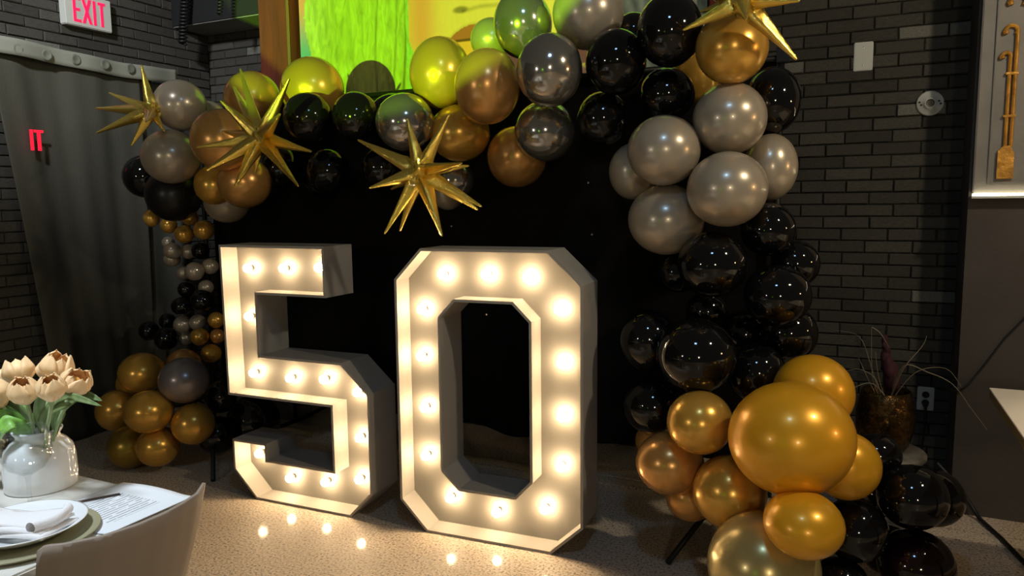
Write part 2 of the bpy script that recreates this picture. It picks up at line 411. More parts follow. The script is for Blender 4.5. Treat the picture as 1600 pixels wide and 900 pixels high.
# ------------------------------------------------------------------ painting in its rusty frame
pt = empty('painting', 'green-lit painting of a woman\'s face and pale veil in a rusty frame', 'painting', (-1.958, 3.758, 1.727))
def paint_color(x, z):
    """plain paint: teal ground, pale veil, orange skin, lips and nostril (x,z in world metres)"""
    def sm(a, b, t):
        t = max(0, min(1, (t - a) / (b - a))); return t * t * (3 - 2 * t)
    veil = (0.45, 0.52, 0.10); skin = (0.78, 0.40, 0.24)
    edge = -3.375 + 0.03 * math.sin(z * 9) + 0.05 * sm(2.2, 2.0, z)
    if x < edge:
        t = sm(2.35, 2.75, z)
        return (0.10 + 0.6 * t, 0.30 - 0.05 * t, 0.34 - 0.2 * t, 0.2)
    if x < -2.62:
        k = 1.0
        for xx, ww, am in ((-2.70, .006, .45), (-2.83, .007, .5), (-2.635, .009, .7), (-3.02, .02, .16), (-3.16, .015, .14), (-2.93, .014, .15), (-3.24, .02, .12)):
            k -= am * math.exp(-((x - xx - 0.02 * math.sin(z * 5 + xx * 9)) / ww) ** 2)
        k *= 1.0 - 0.18 * sm(-2.85, -2.62, x)
        return (veil[0] * k, veil[1] * k, veil[2] * k, 1.0)
    # face
    jaw = -2.60 + 0.25 * sm(2.42, 2.0, z)
    if x < jaw: return (0.30, 0.46, 0.12, 1.0)
    if x > -1.35:
        s = 0.75 + 0.25 * math.sin(x * 90 + z * 30)
        return (0.5 * s, 0.62 * s, 0.45 * s, 1.0)
    k = 0.72 + 0.28 * sm(jaw, jaw + 0.30, x)
    c = [skin[0] * (0.9 + 0.1 * k), skin[1] * (0.45 + 0.55 * k), skin[2] * k]
    c[1] = c[1] * (1 - 0.35 * math.exp(-((x - jaw - 0.10) / 0.09) ** 2))
    def ell(cx, cz, rx, rz): return ((x - cx) / rx) ** 2 + ((z - cz) / rz) ** 2
    d = ell(-2.235, 2.532, 0.050, 0.020)                       # nostril
    if d < 1.6: k2 = 0.35 + 0.65 * sm(0.3, 1.6, d); c = [v * k2 for v in c]
    wing = abs(z - (2.515 + 1.2 * (x + 2.12) ** 2 + 0.02 * math.sin((x + 2.2) * 16)))   # lower edge of the nose
    if -2.23 < x < -1.9 and wing < 0.018: c = [v * (0.62 + 0.38 * wing / 0.018) for v in c]
    u = (x + 2.33) / 0.42                                        # lips
    if 0 < u < 1:
        up = 2.355 + 0.085 * math.sin(PI * min(1, u * 1.15)) ** 0.8; lo = 2.355 - 0.13 * math.sin(PI * u) ** 0.7
        if z < up and z > lo:
            c = [0.40, 0.085, 0.06] if z > 2.352 else [0.80, 0.28, 0.10]
            if abs(z - 2.354) < 0.008: c = [0.12, 0.03, 0.02]
        elif up <= z < up + 0.02: c = [v * (0.75 + 0.25 * (z - up) / 0.02) for v in c]
    return (c[0], c[1], c[2], 0.12)
bm = bmesh.new()
X0, X1, Z0, Z1 = -3.445, -0.80, 1.80, 2.95
cl = bm.loops.layers.float_color.new('paint')
grid(bm, 264, 150, lambda u, v: (X0 + (X1 - X0) * u + 2.1, -0.03, Z0 + (Z1 - Z0) * v - 1.75))
for f in bm.faces:
    for l in f.loops: l[cl] = paint_color(l.vert.co.x - 2.1, l.vert.co.z + 1.75)
KP = 0.9325                                                     # the picture's true size against the layout above
def shrink(b): b.transform(Matrix.Scale(KP, 4)); return b
shrink(bm)
# edges and back give the canvas its depth
def canvas_box():
    a = boxm(X0 + 2.1, X1 + 2.1, -0.0295, 0.0, Z0 - 1.75, Z1 - 1.75); return a
me = bpy.data.meshes.new('canvas'); bm.to_mesh(me); bm.free(); me.materials.append(M['painting'])
obj('canvas', me, None, pt)
obj('stretcher_box', shrink(canvas_box()), M['rust_wood'], pt)
bm = boxm(-3.735 + 2.1, -3.47 + 2.1, -0.10, 0.03, 1.70 - 1.75, 2.95 - 1.75, 0.008)
obj('frame_post', shrink(bm), M['rust_wood'], pt)
obj('frame_post', shrink(boxm(-0.78 + 2.1, -0.55 + 2.1, -0.10, 0.03, 2.36 - 1.75, 2.95 - 1.75, 0.008)), M['rust_wood'], pt)
obj('gilt_edge', shrink(boxm(-3.488 + 2.1, -3.470 + 2.1, -0.106, -0.1005, 1.72 - 1.75, 2.94 - 1.75)), M['brass'], pt)
obj('frame_rail', shrink(boxm(-3.46 + 2.1, -0.79 + 2.1, -0.05, 0.02, 1.70 - 1.75, 1.795 - 1.75, 0.006)), M['rust_wood'], pt)

# ------------------------------------------------------------------ coiled cables in the corner
def coil(name, a, b, r, turns, label):
    a, b = Vector(a), Vector(b); n = turns * 9; ax = (b - a).normalized(); u = ax.cross(Vector((0, 1, 0))).normalized(); v = ax.cross(u)
    pts = [a + (b - a) * (i / n) + (u * math.cos(2 * PI * i / 9) + v * math.sin(2 * PI * i / 9)) * r for i in range(n + 1)]
    bm = bmesh.new(); tube(bm, pts, r * 0.42, 5)
    tag(obj(name, bm, M['cable'], None, True), label, 'cable', 'coiled cables at the far left corner')
coil('coiled_cable', (-4.13, 3.70, 2.80), (-4.185, 3.70, 2.47), 0.022, 15, 'long black coiled cable hanging in the far left corner above the bricks')
coil('coiled_cable', (-3.70, 3.60, 2.80), (-3.735, 3.60, 2.585), 0.014, 11, 'short black coiled cable beside the rusty frame, right of the longer one')

# ------------------------------------------------------------------ exit sign on the left wall
es = empty('exit_sign', 'white EXIT sign with red letters high on the left brick wall', 'sign', (XL + 0.014, 3.115, 2.565), R(90))
obj('housing', boxm(-0.148, 0.152, -0.055, 0.0, -0.095, 0.095, 0.005), M['white_plastic'], es)
def strokes(polys, name, m, parent, y0, y1):
    bm = bmesh.new()
    for p in polys: prism(bm, p, y0, y1)
    return obj(name, bm, m, parent)
def rect(x0, x1, z0, z1): return [(x0, z0), (x1, z0), (x1, z1), (x0, z1)]
H0, H1, t = -0.072, 0.070, 0.016
LX = [-0.098, -0.043, 0.030, 0.062]
strokes([rect(LX[0], LX[0] + t, H0, H1), rect(LX[0] + t, LX[0] + .046, H0, H0 + t), rect(LX[0] + t, LX[0] + .042, -.008, .008), rect(LX[0] + t, LX[0] + .046, H1 - t, H1)], 'letter', M['red_light'], es, -0.058, -0.0551)
strokes([[(LX[1], H0), (LX[1] + .017, H0), (LX[1] + .062, H1), (LX[1] + .045, H1)]], 'letter', M['red_light'], es, -0.058, -0.0551)
strokes([[(LX[1] + .045, H0), (LX[1] + .062, H0), (LX[1] + .017, H1), (LX[1], H1)]], 'letter', M['red_light'], es, -0.0584, -0.0551)
strokes([rect(LX[2], LX[2] + t, H0, H1)], 'letter', M['red_light'], es, -0.058, -0.0551)
strokes([rect(LX[3] + .016, LX[3] + .016 + t, H0, H1 - t), rect(LX[3], LX[3] + .048, H1 - t, H1)], 'letter', M['red_light'], es, -0.058, -0.0551)

# ------------------------------------------------------------------ curtain on the left wall
cu = empty('curtain', 'long grey-green curtain with pale grommet band on the left brick wall', 'curtain', (XL + 0.02, 3.1, 0))
def curtain_fn(u, v):
    z = 0.012 + 2.24 * v
    ya = 2.755 - 0.112 * z
    yb = 3.40 + 0.02 * v
    y = ya + (yb - ya) * u
    x = 0.055 + 0.012 * math.sin(u * 13 + 0.6 * math.sin(v * 3)) + 0.003 * math.sin(u * 37 + v * 2) + 0.012 * math.sin(u * 6 + v * 3)
    return (x, y - 3.1, z)
bm = bmesh.new(); grid(bm, 90, 30, curtain_fn); solid(bm, 0.004)
obj('drape', bm, M['curtain'], cu, True)
bm = bmesh.new(); grid(bm, 8, 20, lambda u, v: (0.030 + 0.012 * math.sin(u * 8), 0.26 + 0.36 * u - 0.006 * math.sin(v * 8), 0.02 + 2.19 * v)); solid(bm, 0.004)
obj('side_drape', bm, M['curtain_side'], cu, True)
bm = bmesh.new()
def band_fn(u, v):
    y = 2.15 + 1.55 * u
    zc = 2.262 + 0.018 * math.sin(y * 3.4 - 0.4) + 0.012 * (y - 2.9)
    return (0.098 + 0.012 * math.sin(u * 24), y - 3.1, zc - 0.045 + 0.09 * v)
grid(bm, 70, 4, band_fn); solid(bm, 0.005)
obj('grommet_band', bm, M['curtain_band'], cu, True)
for gy, gz in ((2.64, 2.262), (2.80, 2.257), (2.972, 2.260), (3.158, 2.261), (3.333, 2.263)):
    bm = bmesh.new(); lathe(bm, [(0.0, 0.0015), (0.017, 0.0015), (0.020, 0.003), (0.028, 0.0028), (0.031, 0.0)], 20)
    bm.transform(Matrix.Rotation(R(90), 4, 'Y')); o = obj('grommet', bm, M['grommet'], cu, True, (0.107, gy - 3.1, gz))
# red letters IT glowing on the curtain
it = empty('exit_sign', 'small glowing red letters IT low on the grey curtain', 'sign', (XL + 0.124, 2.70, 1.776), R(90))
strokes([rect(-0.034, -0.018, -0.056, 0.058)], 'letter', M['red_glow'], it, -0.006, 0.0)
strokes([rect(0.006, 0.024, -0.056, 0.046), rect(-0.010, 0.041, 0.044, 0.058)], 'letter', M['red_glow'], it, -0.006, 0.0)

# ------------------------------------------------------------------ plates and fixtures on the back wall
def wall_thing(name, label, cat, x, z): return empty(name, label, cat, (x, YW - 0.012, z))
p = wall_thing('blank_wall_plate', 'white blank cover plate high on the dark brick wall', 'wall plate', -0.069, 2.080)
obj('plate', boxm(-0.042, 0.042, -0.007, 0.0, -0.067, 0.067, 0.003), M['white_plastic'], p)
for dz in (-0.042, 0.042):
    bm = bmesh.new(); lathe(bm, [(0, 0.0015), (0.0035, 0.001), (0.004, 0)], 10); bm.transform(Matrix.Rotation(R(90), 4, 'X'))
    obj('screw', bm, M['steel'], p, False, (0, -0.007, dz))
p = wall_thing('lamp_holder', 'round white empty lamp holder on the dark brick wall by the pilaster', 'lamp holder', 0.222, 1.841)
bm = bmesh.new(); lathe(bm, [(0.057, 0), (0.057, 0.008), (0.052, 0.013), (0.026, 0.016), (0.024, 0.026), (0.018, 0.027)], 40); bm.transform(Matrix.Rotation(R(90), 4, 'X'))
obj('base', bm, M['white_plastic'], p, True)
bm = bmesh.new(); lathe(bm, [(0.018, 0.026), (0.017, 0.012), (0.006, 0.011), (0.005, 0.014), (0, 0.0145)], 24); bm.transform(Matrix.Rotation(R(90), 4, 'X'))
obj('socket', bm, M['socket'], p, True)
for dx, dz in ((-0.044, 0.006), (-0.036, -0.006), (0.036, 0.008), (0.043, -0.004)):
    bm = bmesh.new(); lathe(bm, [(0, 0.002), (0.005, 0.0015), (0.005, 0)], 10); bm.transform(Matrix.Rotation(R(90), 4, 'X'))
    obj('screw_hole', bm, M['dark_hole'], p, False, (dx, -0.0145, dz))
p = wall_thing('power_outlet', 'white double outlet with a black plug low on the brick wall', 'outlet', 0.268, 0.437)
obj('plate', boxm(-0.036, 0.036, -0.007, 0.0, -0.058, 0.058, 0.003), M['white_plastic'], p)
for dz in (-0.02, 0.02):
    bm = bmesh.new(); lathe(bm, [(0, 0.004), (0.015, 0.004), (0.0165, 0.0)], 20); bm.transform(Matrix.Rotation(R(90), 4, 'X'))
    o = obj('receptacle', bm, M['dark_hole'], p, False, (0, -0.007, dz))
obj('plug', boxm(-0.012, 0.012, -0.035, -0.012, -0.034, -0.010, 0.004), M['cable'], p)
bm = bmesh.new(); tube(bm, [(0.232 + 0.036, YW - 0.05, 0.41), (0.268, YW - 0.075, 0.36), (0.262, YW - 0.07, 0.25), (0.255, YW - 0.06, 0.13), (0.262, YW - 0.05, 0.03)], 0.005, 6)
tag(obj('extension_lead', bm, M['cable'], None, True), 'black cord hanging from the outlet behind the plant pot', 'cord')

# ------------------------------------------------------------------ gold relief panel on the pilaster
rp = empty('relief_panel', 'grey relief panel with gilded staffs, lit along its lower edge, upper right', 'wall relief', (0.378, YP, 1.40))
obj('board', boxm(0.0, 1.1, -0.035, 0.0, 0.022, 1.5, 0.004), M['relief_board'], rp)
obj('moulding', boxm(0.050, 0.058, -0.045, -0.0345, 0.060, 1.5, 0.002), M['relief_board'], rp)
obj('moulding', boxm(0.058, 1.1, -0.045, -0.0345, 0.060, 0.068, 0.002), M['relief_board'], rp)
obj('led_strip', boxm(0.0, 1.1, -0.052, -0.0355, 0.010, 0.021), M['led'], rp)
obj('tray', boxm(-0.004, 1.1, -0.060, 0.0, 0.0, 0.009), M['white_plastic'], rp)
for k in range(4):
    ox = k * 0.125
    o = obj('relief_base', prism(bmesh.new(), [(0.080 + ox, 0.080), (0.138 + ox, 0.080), (0.138 + ox, 0.185), (0.122 + ox, 0.215), (0.100 + ox, 0.215), (0.080 + ox, 0.195)], -0.052, -0.0346), M['relief_gold'], rp)
    bm = bmesh.new(); tube(bm, [(0.104 + ox, -0.043, 0.21), (0.104 + ox, -0.043, 0.40), (0.104 + ox, -0.043, 0.575)], 0.008, 8)
    tube(bm, [(0.124 + ox, -0.043, 0.21), (0.124 + ox, -0.043, 0.68)], 0.008, 8)
    obj('staff', bm, M['relief_gold'], rp)
    for zz in (0.33, 0.50):
        obj('staff_ring', boxm(0.090 + ox, 0.136 + ox, -0.054, -0.036, zz, zz + 0.010, 0.002), M['relief_gold'], rp)
    for sx, cz, rr in ((0.090, 0.575, 0.015), (0.103, 0.675, 0.021), (0.118, 0.79, 0.027)):
        bm = bmesh.new(); tube(bm, [(sx + ox + rr * math.cos(a), -0.043, cz + rr * math.sin(a)) for a in [R(d) for d in range(-40, 215, 25)]], [0.0085] * 9 + [0.013, 0.011], 8)
        obj('scroll', bm, M['relief_gold'], rp)

# thin black wire on the pilaster and a thicker cable down to the floor
bm = bmesh.new(); tube(bm, [(0.72, YP - 0.006, 1.06), (0.593, YP - 0.006, 0.89), (0.53, YP - 0.006, 0.803), (0.466, YP - 0.006, 0.687), (0.412, YP - 0.006, 0.597), (0.37, YP - 0.03, 0.565), (0.30, YP + 0.05, 0.545)], 0.0045, 6)
tag(obj('wall_wire', bm, M['cable'], None, True), 'thin black wire sagging across the plaster pilaster on the right', 'wire')
bm = bmesh.new(); tube(bm, [(0.30, 3.70, 0.24), (0.395, 3.738, 0.13), (0.44, 3.735, 0.06), (0.475, 3.70, 0.012), (0.533, 3.52, 0.0095), (0.58, 3.32, 0.0095), (0.66, 3.10, 0.0095), (0.8, 2.9, 0.0095)], 0.009, 8)
tag(obj('floor_cable', bm, M['cable'], None, True), 'thick black cable running over the floor at the lower right', 'cable')

# ------------------------------------------------------------------ marquee numbers
H = 1.41
def offset_poly(P, d):
    """inset a closed polygon (counter-clockwise) by d with mitred corners"""
    n = len(P); out = []
    for i in range(n):
        p0, p1, p2 = Vector(P[i - 1]), Vector(P[i]), Vector(P[(i + 1) % n])
        a = (p1 - p0).normalized(); b = (p2 - p1).normalized()
        na = Vector((-a.y, a.x)); nb = Vector((-b.y, b.x))
        m = (na + nb); m = m / max(0.2, m.dot(na)) if m.length > 1e-6 else na
        out.append(tuple(p1 + m * d))
    return out
def board_ring(root, P, d, depth):
    Q = offset_poly(P, d); n = len(P)
    for i in range(n):
        j = (i + 1) % n; bm = bmesh.new()
        prism(bm, [P[i], P[j], Q[j], Q[i]], 0.0, depth)
        obj('side_board', bm, M['white_paint'], root)
    return Q
def marquee(name, label, loc, rot, outer, inner, bulbs, depth):
    root = empty(name, label, 'marquee number', loc, rot, 'light-up marquee numbers')
    outer = [(x * H, z * H) for x, z in outer]
    Q = board_ring(root, outer, 0.011, depth)
    bm = bmesh.new()
    vs = [bm.verts.new((x, 0.112, z)) for x, z in Q]
    edges = [bm.edges.new((vs[i], vs[(i + 1) % len(vs)])) for i in range(len(vs))]
    if inner:
        inner = [(x * H, z * H) for x, z in inner]           # clockwise: its boards grow outward into the stroke
        Qi = board_ring(root, inner, 0.011, depth)
        vi = [bm.verts.new((x, 0.112, z)) for x, z in Qi]
        edges += [bm.edges.new((vi[i], vi[(i + 1) % len(vi)])) for i in range(len(vi))]
    bmesh.ops.triangle_fill(bm, use_beauty=True, edges=edges)
    solid(bm, 0.008)
    obj('back_panel', bm, M['panel_paint'], root)
    for x, z in bulbs:
        b = obj('bulb', BULB_ME, None, root, False, (x, 0.070, z))
        s = obj('lamp_socket', SOCK_ME, None, b, False, (0, 0.0, 0))
    return root
bm = bmesh.new(); bmesh.ops.create_icosphere(bm, subdivisions=2, radius=0.021); BULB_ME = mesh_of('bulb', bm, M['bulb'], True)
bm = bmesh.new(); lathe(bm, [(0.010, -0.041), (0.012, -0.041), (0.012, -0.017), (0.008, -0.015)], 12); bm.transform(Matrix.Rotation(R(90), 4, 'X')); SOCK_ME = mesh_of('lamp_socket', bm, M['socket'])
FIVE = [(0, 0), (.388, 0), (.474, .087), (.474, .410), (.372, .502), (.044, .502), (.044, .705), (.323, .705), (.322, .866), (-.108, .866), (-.102, .355), (.326, .355), (.326, .145), (.054, .145), (.054, .201), (-.094, .201), (-.094, .093)]
ZERO = [(0, 0), (.400, 0), (.496, .090), (.496, .773), (.397, .866), (0, .866), (-.090, .773), (-.090, .092)]
ZERO_IN = [(.109, .713), (.288, .713), (.339, .663), (.339, .206), (.291, .154), (.114, .154), (.061, .204), (.061, .663)]
B5 = [(-0.049, 1.107), (0.166, 1.112), (0.369, 1.12), (-0.057, 0.875), (-0.047, 0.6), (0.175, 0.594), (0.372, 0.605), (0.555, 0.562), (0.56, 0.351), (0.549, 0.153), (0.356, 0.113), (0.147, 0.102), (-0.037, 0.199)]
B0 = [(0.065, 1.11), (0.265, 1.113), (0.448, 1.107), (-0.037, 0.956), (0.58, 0.984), (-0.046, 0.753), (0.59, 0.768), (-0.036, 0.528), (0.589, 0.551), (-0.036, 0.313), (0.583, 0.343), (0.079, 0.138), (0.297, 0.107), (0.513, 0.154)]
marquee('marquee_five', 'white box number five with glowing bulbs standing on the floor', (-1.85503 * H, 1.83707 * H, 0), R(1.6), FIVE, None, B5, 0.205)
marquee('marquee_zero', 'white box number zero with glowing bulbs standing on the floor', (-1.18647 * H, 1.85549 * H, 0), R(3.1), ZERO, ZERO_IN, B0, 0.195)

# kind, x, y, z, radius across, radius up, label (metres)
BALLOONS = [
    ('silver', -3.28, 2.863, 1.924, 0.1369, 0.1336, 'pearl silver balloon right of the leftmost gold starburst, green light on its top right'),
    ('silver', -3.32, 3.077, 1.87, 0.1092, 0.1092, 'small silver balloon tucked behind, between the two upper left starbursts'),
    ('bronze', -2.856, 2.727, 1.719, 0.1519, 0.1519, 'bronze balloon low behind the left spikes of the second starburst from the left'),
    ('silver', -3.305, 2.809, 1.659, 0.15, 0.1433, 'pearl silver balloon below the leftmost starburst, above the matte black one'),
    ('black', -3.781, 3.02, 1.573, 0.1214, 0.125, 'glossy black balloon at the far left edge of the upper arch'),
    ('mattblack', -3.447, 2.931, 1.466, 0.1504, 0.1504, 'dull matte black balloon at the upper left, above the tiny gold ones'),
    ('gold', -3.147, 2.935, 1.512, 0.105, 0.1084, 'olive gold balloon left of a bronze one, under the second starburst'),
    ('bronze', -2.871, 2.876, 1.519, 0.1361, 0.1328, 'bronze balloon touched by the lowest spike tip of the second starburst'),
    ('silver', -3.239, 3.105, 1.428, 0.1281, 0.1245, 'shaded grey silver balloon peeking out under the bronze one, upper left'),
    ('bronze', -2.931, 3.02, 1.954, 0.1465, 0.1431, 'bronze balloon behind the top spike of the second starburst, half lit green'),
    ('gold', -2.533, 3.015, 1.971, 0.1589, 0.1621, 'large gold balloon glowing green before the rusty frame, left end of the painting'),
    ('black', -2.424, 2.845, 1.812, 0.1179, 0.1209, 'black balloon with green sheen, below the green lit gold balloon at the frame'),
    ('black', -2.187, 2.9, 1.809, 0.1132, 0.1162, 'black balloon with green sheen under the veil of the painting'),
    ('black', -2.127, 3.12, 1.814, 0.125, 0.125, 'black balloon mostly hidden behind the green and silver chrome one'),
    ('chrome', -1.871, 2.833, 1.76, 0.1324, 0.1296, 'chrome silver balloon with bright green flare just above the central starburst'),
    ('gold', -1.774, 2.98, 1.985, 0.1407, 0.1637, 'tall gold balloon lit green below the painted lips'),
    ('bronze', -1.446, 2.8, 1.878, 0.1391, 0.1574, 'bronze balloon cut in half by the edge of the green light'),
    ('silver', -1.595, 3.14, 2.141, 0.099, 0.099, 'small silver balloon glowing green beside the painted mouth'),
    ('chrome', -1.346, 2.94, 2.142, 0.1254, 0.1441, 'chrome balloon lit strongly green at the top of the arch, left one of two'),
    ('silver', -1.072, 2.978, 2.165, 0.1479, 0.1505, 'big silver balloon with green edges cut by the top of the photo'),
    ('chrome', -1.162, 2.78, 1.916, 0.1325, 0.145, 'chrome silver balloon with a green dot in its middle, beside the half lit bronze one'),
    ('black', -0.922, 2.877, 1.942, 0.1217, 0.1292, 'black balloon right of the chrome one with the green dot'),
    ('black', -0.924, 3.122, 2.097, 0.085, 0.085, 'black balloon in shadow behind, right of the big green edged silver one'),
    ('black', -0.71, 2.862, 2.035, 0.1241, 0.1384, 'black balloon left of the top right starburst, touching its spike'),
    ('black', -0.751, 3.0, 1.823, 0.1112, 0.1062, 'black balloon above the group of pearl silver balloons on the right'),
    ('black', -1.009, 2.98, 1.739, 0.1098, 0.1151, 'black balloon at the lower edge of the arch, right of two chrome ones'),
    ('chrome', -1.257, 2.956, 1.701, 0.1319, 0.1292, 'chrome silver balloon hanging under the one with the green dot'),
    ('gold', -1.685, 2.987, 1.715, 0.1407, 0.1292, 'gold balloon behind the upper right spike of the central starburst'),
    ('bronze', -1.446, 3.084, 1.607, 0.1376, 0.1405, 'brown bronze balloon lowest on the arch, right of the central starburst'),
    ('chrome', -1.779, 3.108, 1.51, 0.0905, 0.0905, 'dim grey balloon behind the right spikes of the central starburst'),
    ('silver', -1.882, 3.211, 1.452, 0.0848, 0.0848, 'small dim silver balloon below centre behind the central starburst'),
    ('black', -2.795, 3.06, 1.597, 0.1137, 0.1137, 'black balloon behind the lower right spike of the second starburst'),
    ('black', -2.425, 2.98, 1.565, 0.1103, 0.1134, 'lowest black balloon between the second and the central starburst'),
    ('black', -2.583, 3.12, 1.517, 0.0897, 0.0731, 'black balloon mostly hidden, peeking out lower left of another black one'),
    ('black', -2.119, 3.0, 1.575, 0.1007, 0.1007, 'black balloon behind the left spikes of the central starburst'),
    ('gold', -0.476, 2.82, 1.943, 0.1298, 0.1298, 'gold balloon under the top right starburst'),
    ('silver', -0.487, 2.88, 1.701, 0.1364, 0.134, 'pearl silver balloon directly under the gold one at the top right'),
    ('black', -0.362, 3.08, 1.782, 0.1078, 0.1299, 'black balloon at the top right edge, in front of the pole end'),
    ('silver', -0.71, 2.8, 1.591, 0.1382, 0.1334, "pearl silver balloon at the left of the right column's silver group"),
    ('silver', -0.472, 2.76, 1.443, 0.1436, 0.1368, 'largest pearl silver balloon, front of the silver group, small dark spot low right'),
    ('silver', -0.72, 2.88, 1.333, 0.1483, 0.1385, 'pearl silver balloon lowest of the silver group'),
    ('silver', -0.896, 3.04, 1.526, 0.103, 0.1188, 'silver balloon half hidden at the left edge of the silver group'),
    ('silver', -0.362, 3.06, 1.529, 0.1033, 0.1304, 'silver balloon half hidden at the right edge of the silver group, by the bricks'),
    ('black', -0.524, 2.8, 1.171, 0.1295, 0.1248, 'black balloon right under the silver group with a curved letter reflection'),
    ('black', -0.695, 3.0, 1.119, 0.085, 0.085, 'black balloon hidden behind, left of the one under the silver group'),
    ('black', -0.351, 2.957, 1.293, 0.1032, 0.1032, 'black balloon under the right side of the silver group by the bricks'),
    ('black', -0.259, 3.043, 1.161, 0.0929, 0.0929, 'black balloon furthest right on the upper column, gold glints at its edge'),
    ('black', -0.301, 2.851, 1.059, 0.1231, 0.1162, 'black balloon mid column right, with a pale square reflection'),
    ('black', -0.27, 2.989, 0.901, 0.1095, 0.1095, 'dull black balloon above the gold one by the plant'),
    ('black', -0.584, 3.02, 0.961, 0.0847, 0.0847, 'small black balloon above the biggest black one'),
    ('black', -0.769, 2.82, 0.866, 0.1146, 0.1245, 'black balloon at the left edge of the column beside the zero, upper of two'),
    ('black', -0.554, 2.68, 0.851, 0.1453, 0.1384, 'biggest black balloon in the right column, at its front'),
    ('black', -0.366, 2.86, 0.764, 0.1096, 0.1144, 'dark black balloon right of the biggest black one, above the huge gold one'),
    ('black', -0.743, 2.808, 0.616, 0.1198, 0.1123, 'black balloon at the left edge of the column beside the zero, lower of two'),
    ('black', -0.447, 3.08, 0.869, 0.1028, 0.1028, 'black balloon deep in the middle of the right column'),
    ('pearlgold', -0.162, 2.744, 0.737, 0.1378, 0.1378, 'satin gold balloon behind the huge gold one, beside the plant'),
    ('pearlgold', -0.206, 2.454, 0.655, 0.1964, 0.1843, 'huge satin gold balloon at the front of the right column'),
    ('gold', -0.516, 2.58, 0.635, 0.1163, 0.1141, 'gold balloon left of the huge one, under the biggest black balloon'),
    ('bronze', -0.636, 2.65, 0.449, 0.127, 0.1176, 'bronze gold balloon at the left edge of the column, beside the foot of the zero'),
    ('bronze', -0.753, 2.872, 0.451, 0.077, 0.077, 'bronze balloon showing as a sliver between the black and bronze ones beside the zero'),
    ('gold', -0.409, 2.584, 0.399, 0.129, 0.1312, 'gold balloon below left of the huge one, above the champagne one'),
    ('bronze', -0.581, 2.751, 0.288, 0.0922, 0.0922, 'small bronze balloon just above the bent black tripod leg'),
    ('pearlgold', -0.149, 2.302, 0.445, 0.1183, 0.0973, 'satin gold balloon in front directly below the huge one'),
    ('pearlgold', -0.047, 2.641, 0.528, 0.1125, 0.1146, 'satin gold balloon sticking out right of the huge one'),
    ('champagne', -0.273, 2.415, 0.233, 0.1793, 0.1793, 'large champagne balloon on the floor at the bottom of the photo'),
    ('black', -0.012, 2.7, 0.286, 0.1089, 0.1089, 'black balloon right of the satin gold one at the bottom'),
    ('black', 0.05, 2.851, 0.512, 0.081, 0.0765, 'small black balloon in front of the marble pedestal'),
    ('black', 0.158, 2.757, 0.41, 0.1138, 0.1095, 'black balloon in front of the pair at the lower right'),
    ('black', 0.233, 2.932, 0.356, 0.1039, 0.1016, 'black balloon behind its twin at the far lower right'),
    ('darkred', 0.181, 2.805, 0.158, 0.1276, 0.1166, 'maroon black balloon on the floor at the bottom right'),
    ('black', -0.05, 2.66, 0.104, 0.0959, 0.0915, 'black balloon cut off by the bottom of the photo, right of the champagne one'),
    ('black', 0.096, 2.974, 0.118, 0.0946, 0.0946, 'black balloon in shadow between the two floor balloons at the lower right'),
    ('black', 0.061, 3.02, 0.307, 0.0862, 0.0862, 'black balloon hidden in shadow behind, between the satin gold one and the twin pair'),
    ('gold', -0.68, 3.18, 1.909, 0.1052, 0.1105, 'gold balloon in shadow glimpsed between two black ones and the top gold one'),
    ('gold', -3.605, 2.78, 0.492, 0.1255, 0.1131, 'gold balloon at the top left of the lower left cluster'),
    ('gold', -3.91, 2.95, 0.358, 0.0948, 0.0986, 'gold balloon mostly hidden behind the top left one of the lower left cluster'),
    ('bronze', -3.514, 2.98, 0.495, 0.1023, 0.1023, 'brown balloon behind the silver one of the lower left cluster'),
    ('greysilver', -3.232, 2.74, 0.493, 0.1314, 0.123, 'grey silver balloon, the only silver one in the lower left cluster'),
    ('gold', -3.752, 2.72, 0.277, 0.1141, 0.1176, 'gold balloon furthest left, behind the tulip leaf tip'),
    ('gold', -3.351, 2.609, 0.344, 0.1247, 0.1131, 'gold balloon in the front middle of the lower left cluster'),
    ('gold', -3.185, 2.74, 0.263, 0.113, 0.1113, 'gold balloon furthest right in the lower left cluster'),
    ('gold', -3.365, 2.66, 0.141, 0.1119, 0.1068, 'gold balloon at the bottom middle of the lower left cluster'),
    ('darkgold', -3.561, 2.641, 0.117, 0.1173, 0.1173, 'dark olive gold balloon resting on the floor, lower left'),
    ('black', -3.204, 2.95, 0.355, 0.0883, 0.0918, 'small black balloon in shadow behind the left edge of the five'),
    ('black', -3.193, 2.903, 0.152, 0.1054, 0.1054, 'black balloon in shadow behind the foot of the five, by the stand leg'),
    ('black', -3.144, 3.12, 0.177, 0.1536, 0.1536, 'larger black balloon in shadow seen through the lower gap of the five'),
    ('gold', -3.895, 3.14, 1.332, 0.0479, 0.0537, 'tiny gold balloon furthest left in the row under the matte black one'),
    ('gold', -3.728, 3.12, 1.291, 0.0489, 0.0489, 'tiny gold balloon second from the left under the matte black one'),
    ('gold', -3.583, 3.1, 1.24, 0.0555, 0.0536, 'tiny gold balloon lowest in the row under the matte black one'),
    ('gold', -3.619, 3.18, 1.334, 0.0489, 0.0489, 'tiny gold balloon tucked against the matte black one on its lower right'),
    ('gold', -3.445, 3.12, 1.266, 0.0586, 0.0586, 'tiny gold balloon furthest right in the row under the matte black one'),
    ('silver', -3.862, 3.22, 1.182, 0.039, 0.039, 'tiny silver balloon peeking above the tiny silver pair on the left'),
    ('silver', -3.726, 3.134, 1.139, 0.053, 0.0492, 'tiny silver balloon at the left of the column, upper of a stacked pair'),
    ('silver', -3.814, 3.2, 1.083, 0.0504, 0.0465, 'tiny silver balloon at the left of the column, lower of a stacked pair'),
    ('silver', -3.682, 3.211, 1.131, 0.046, 0.046, 'tiny silver balloon under the lowest tiny gold one'),
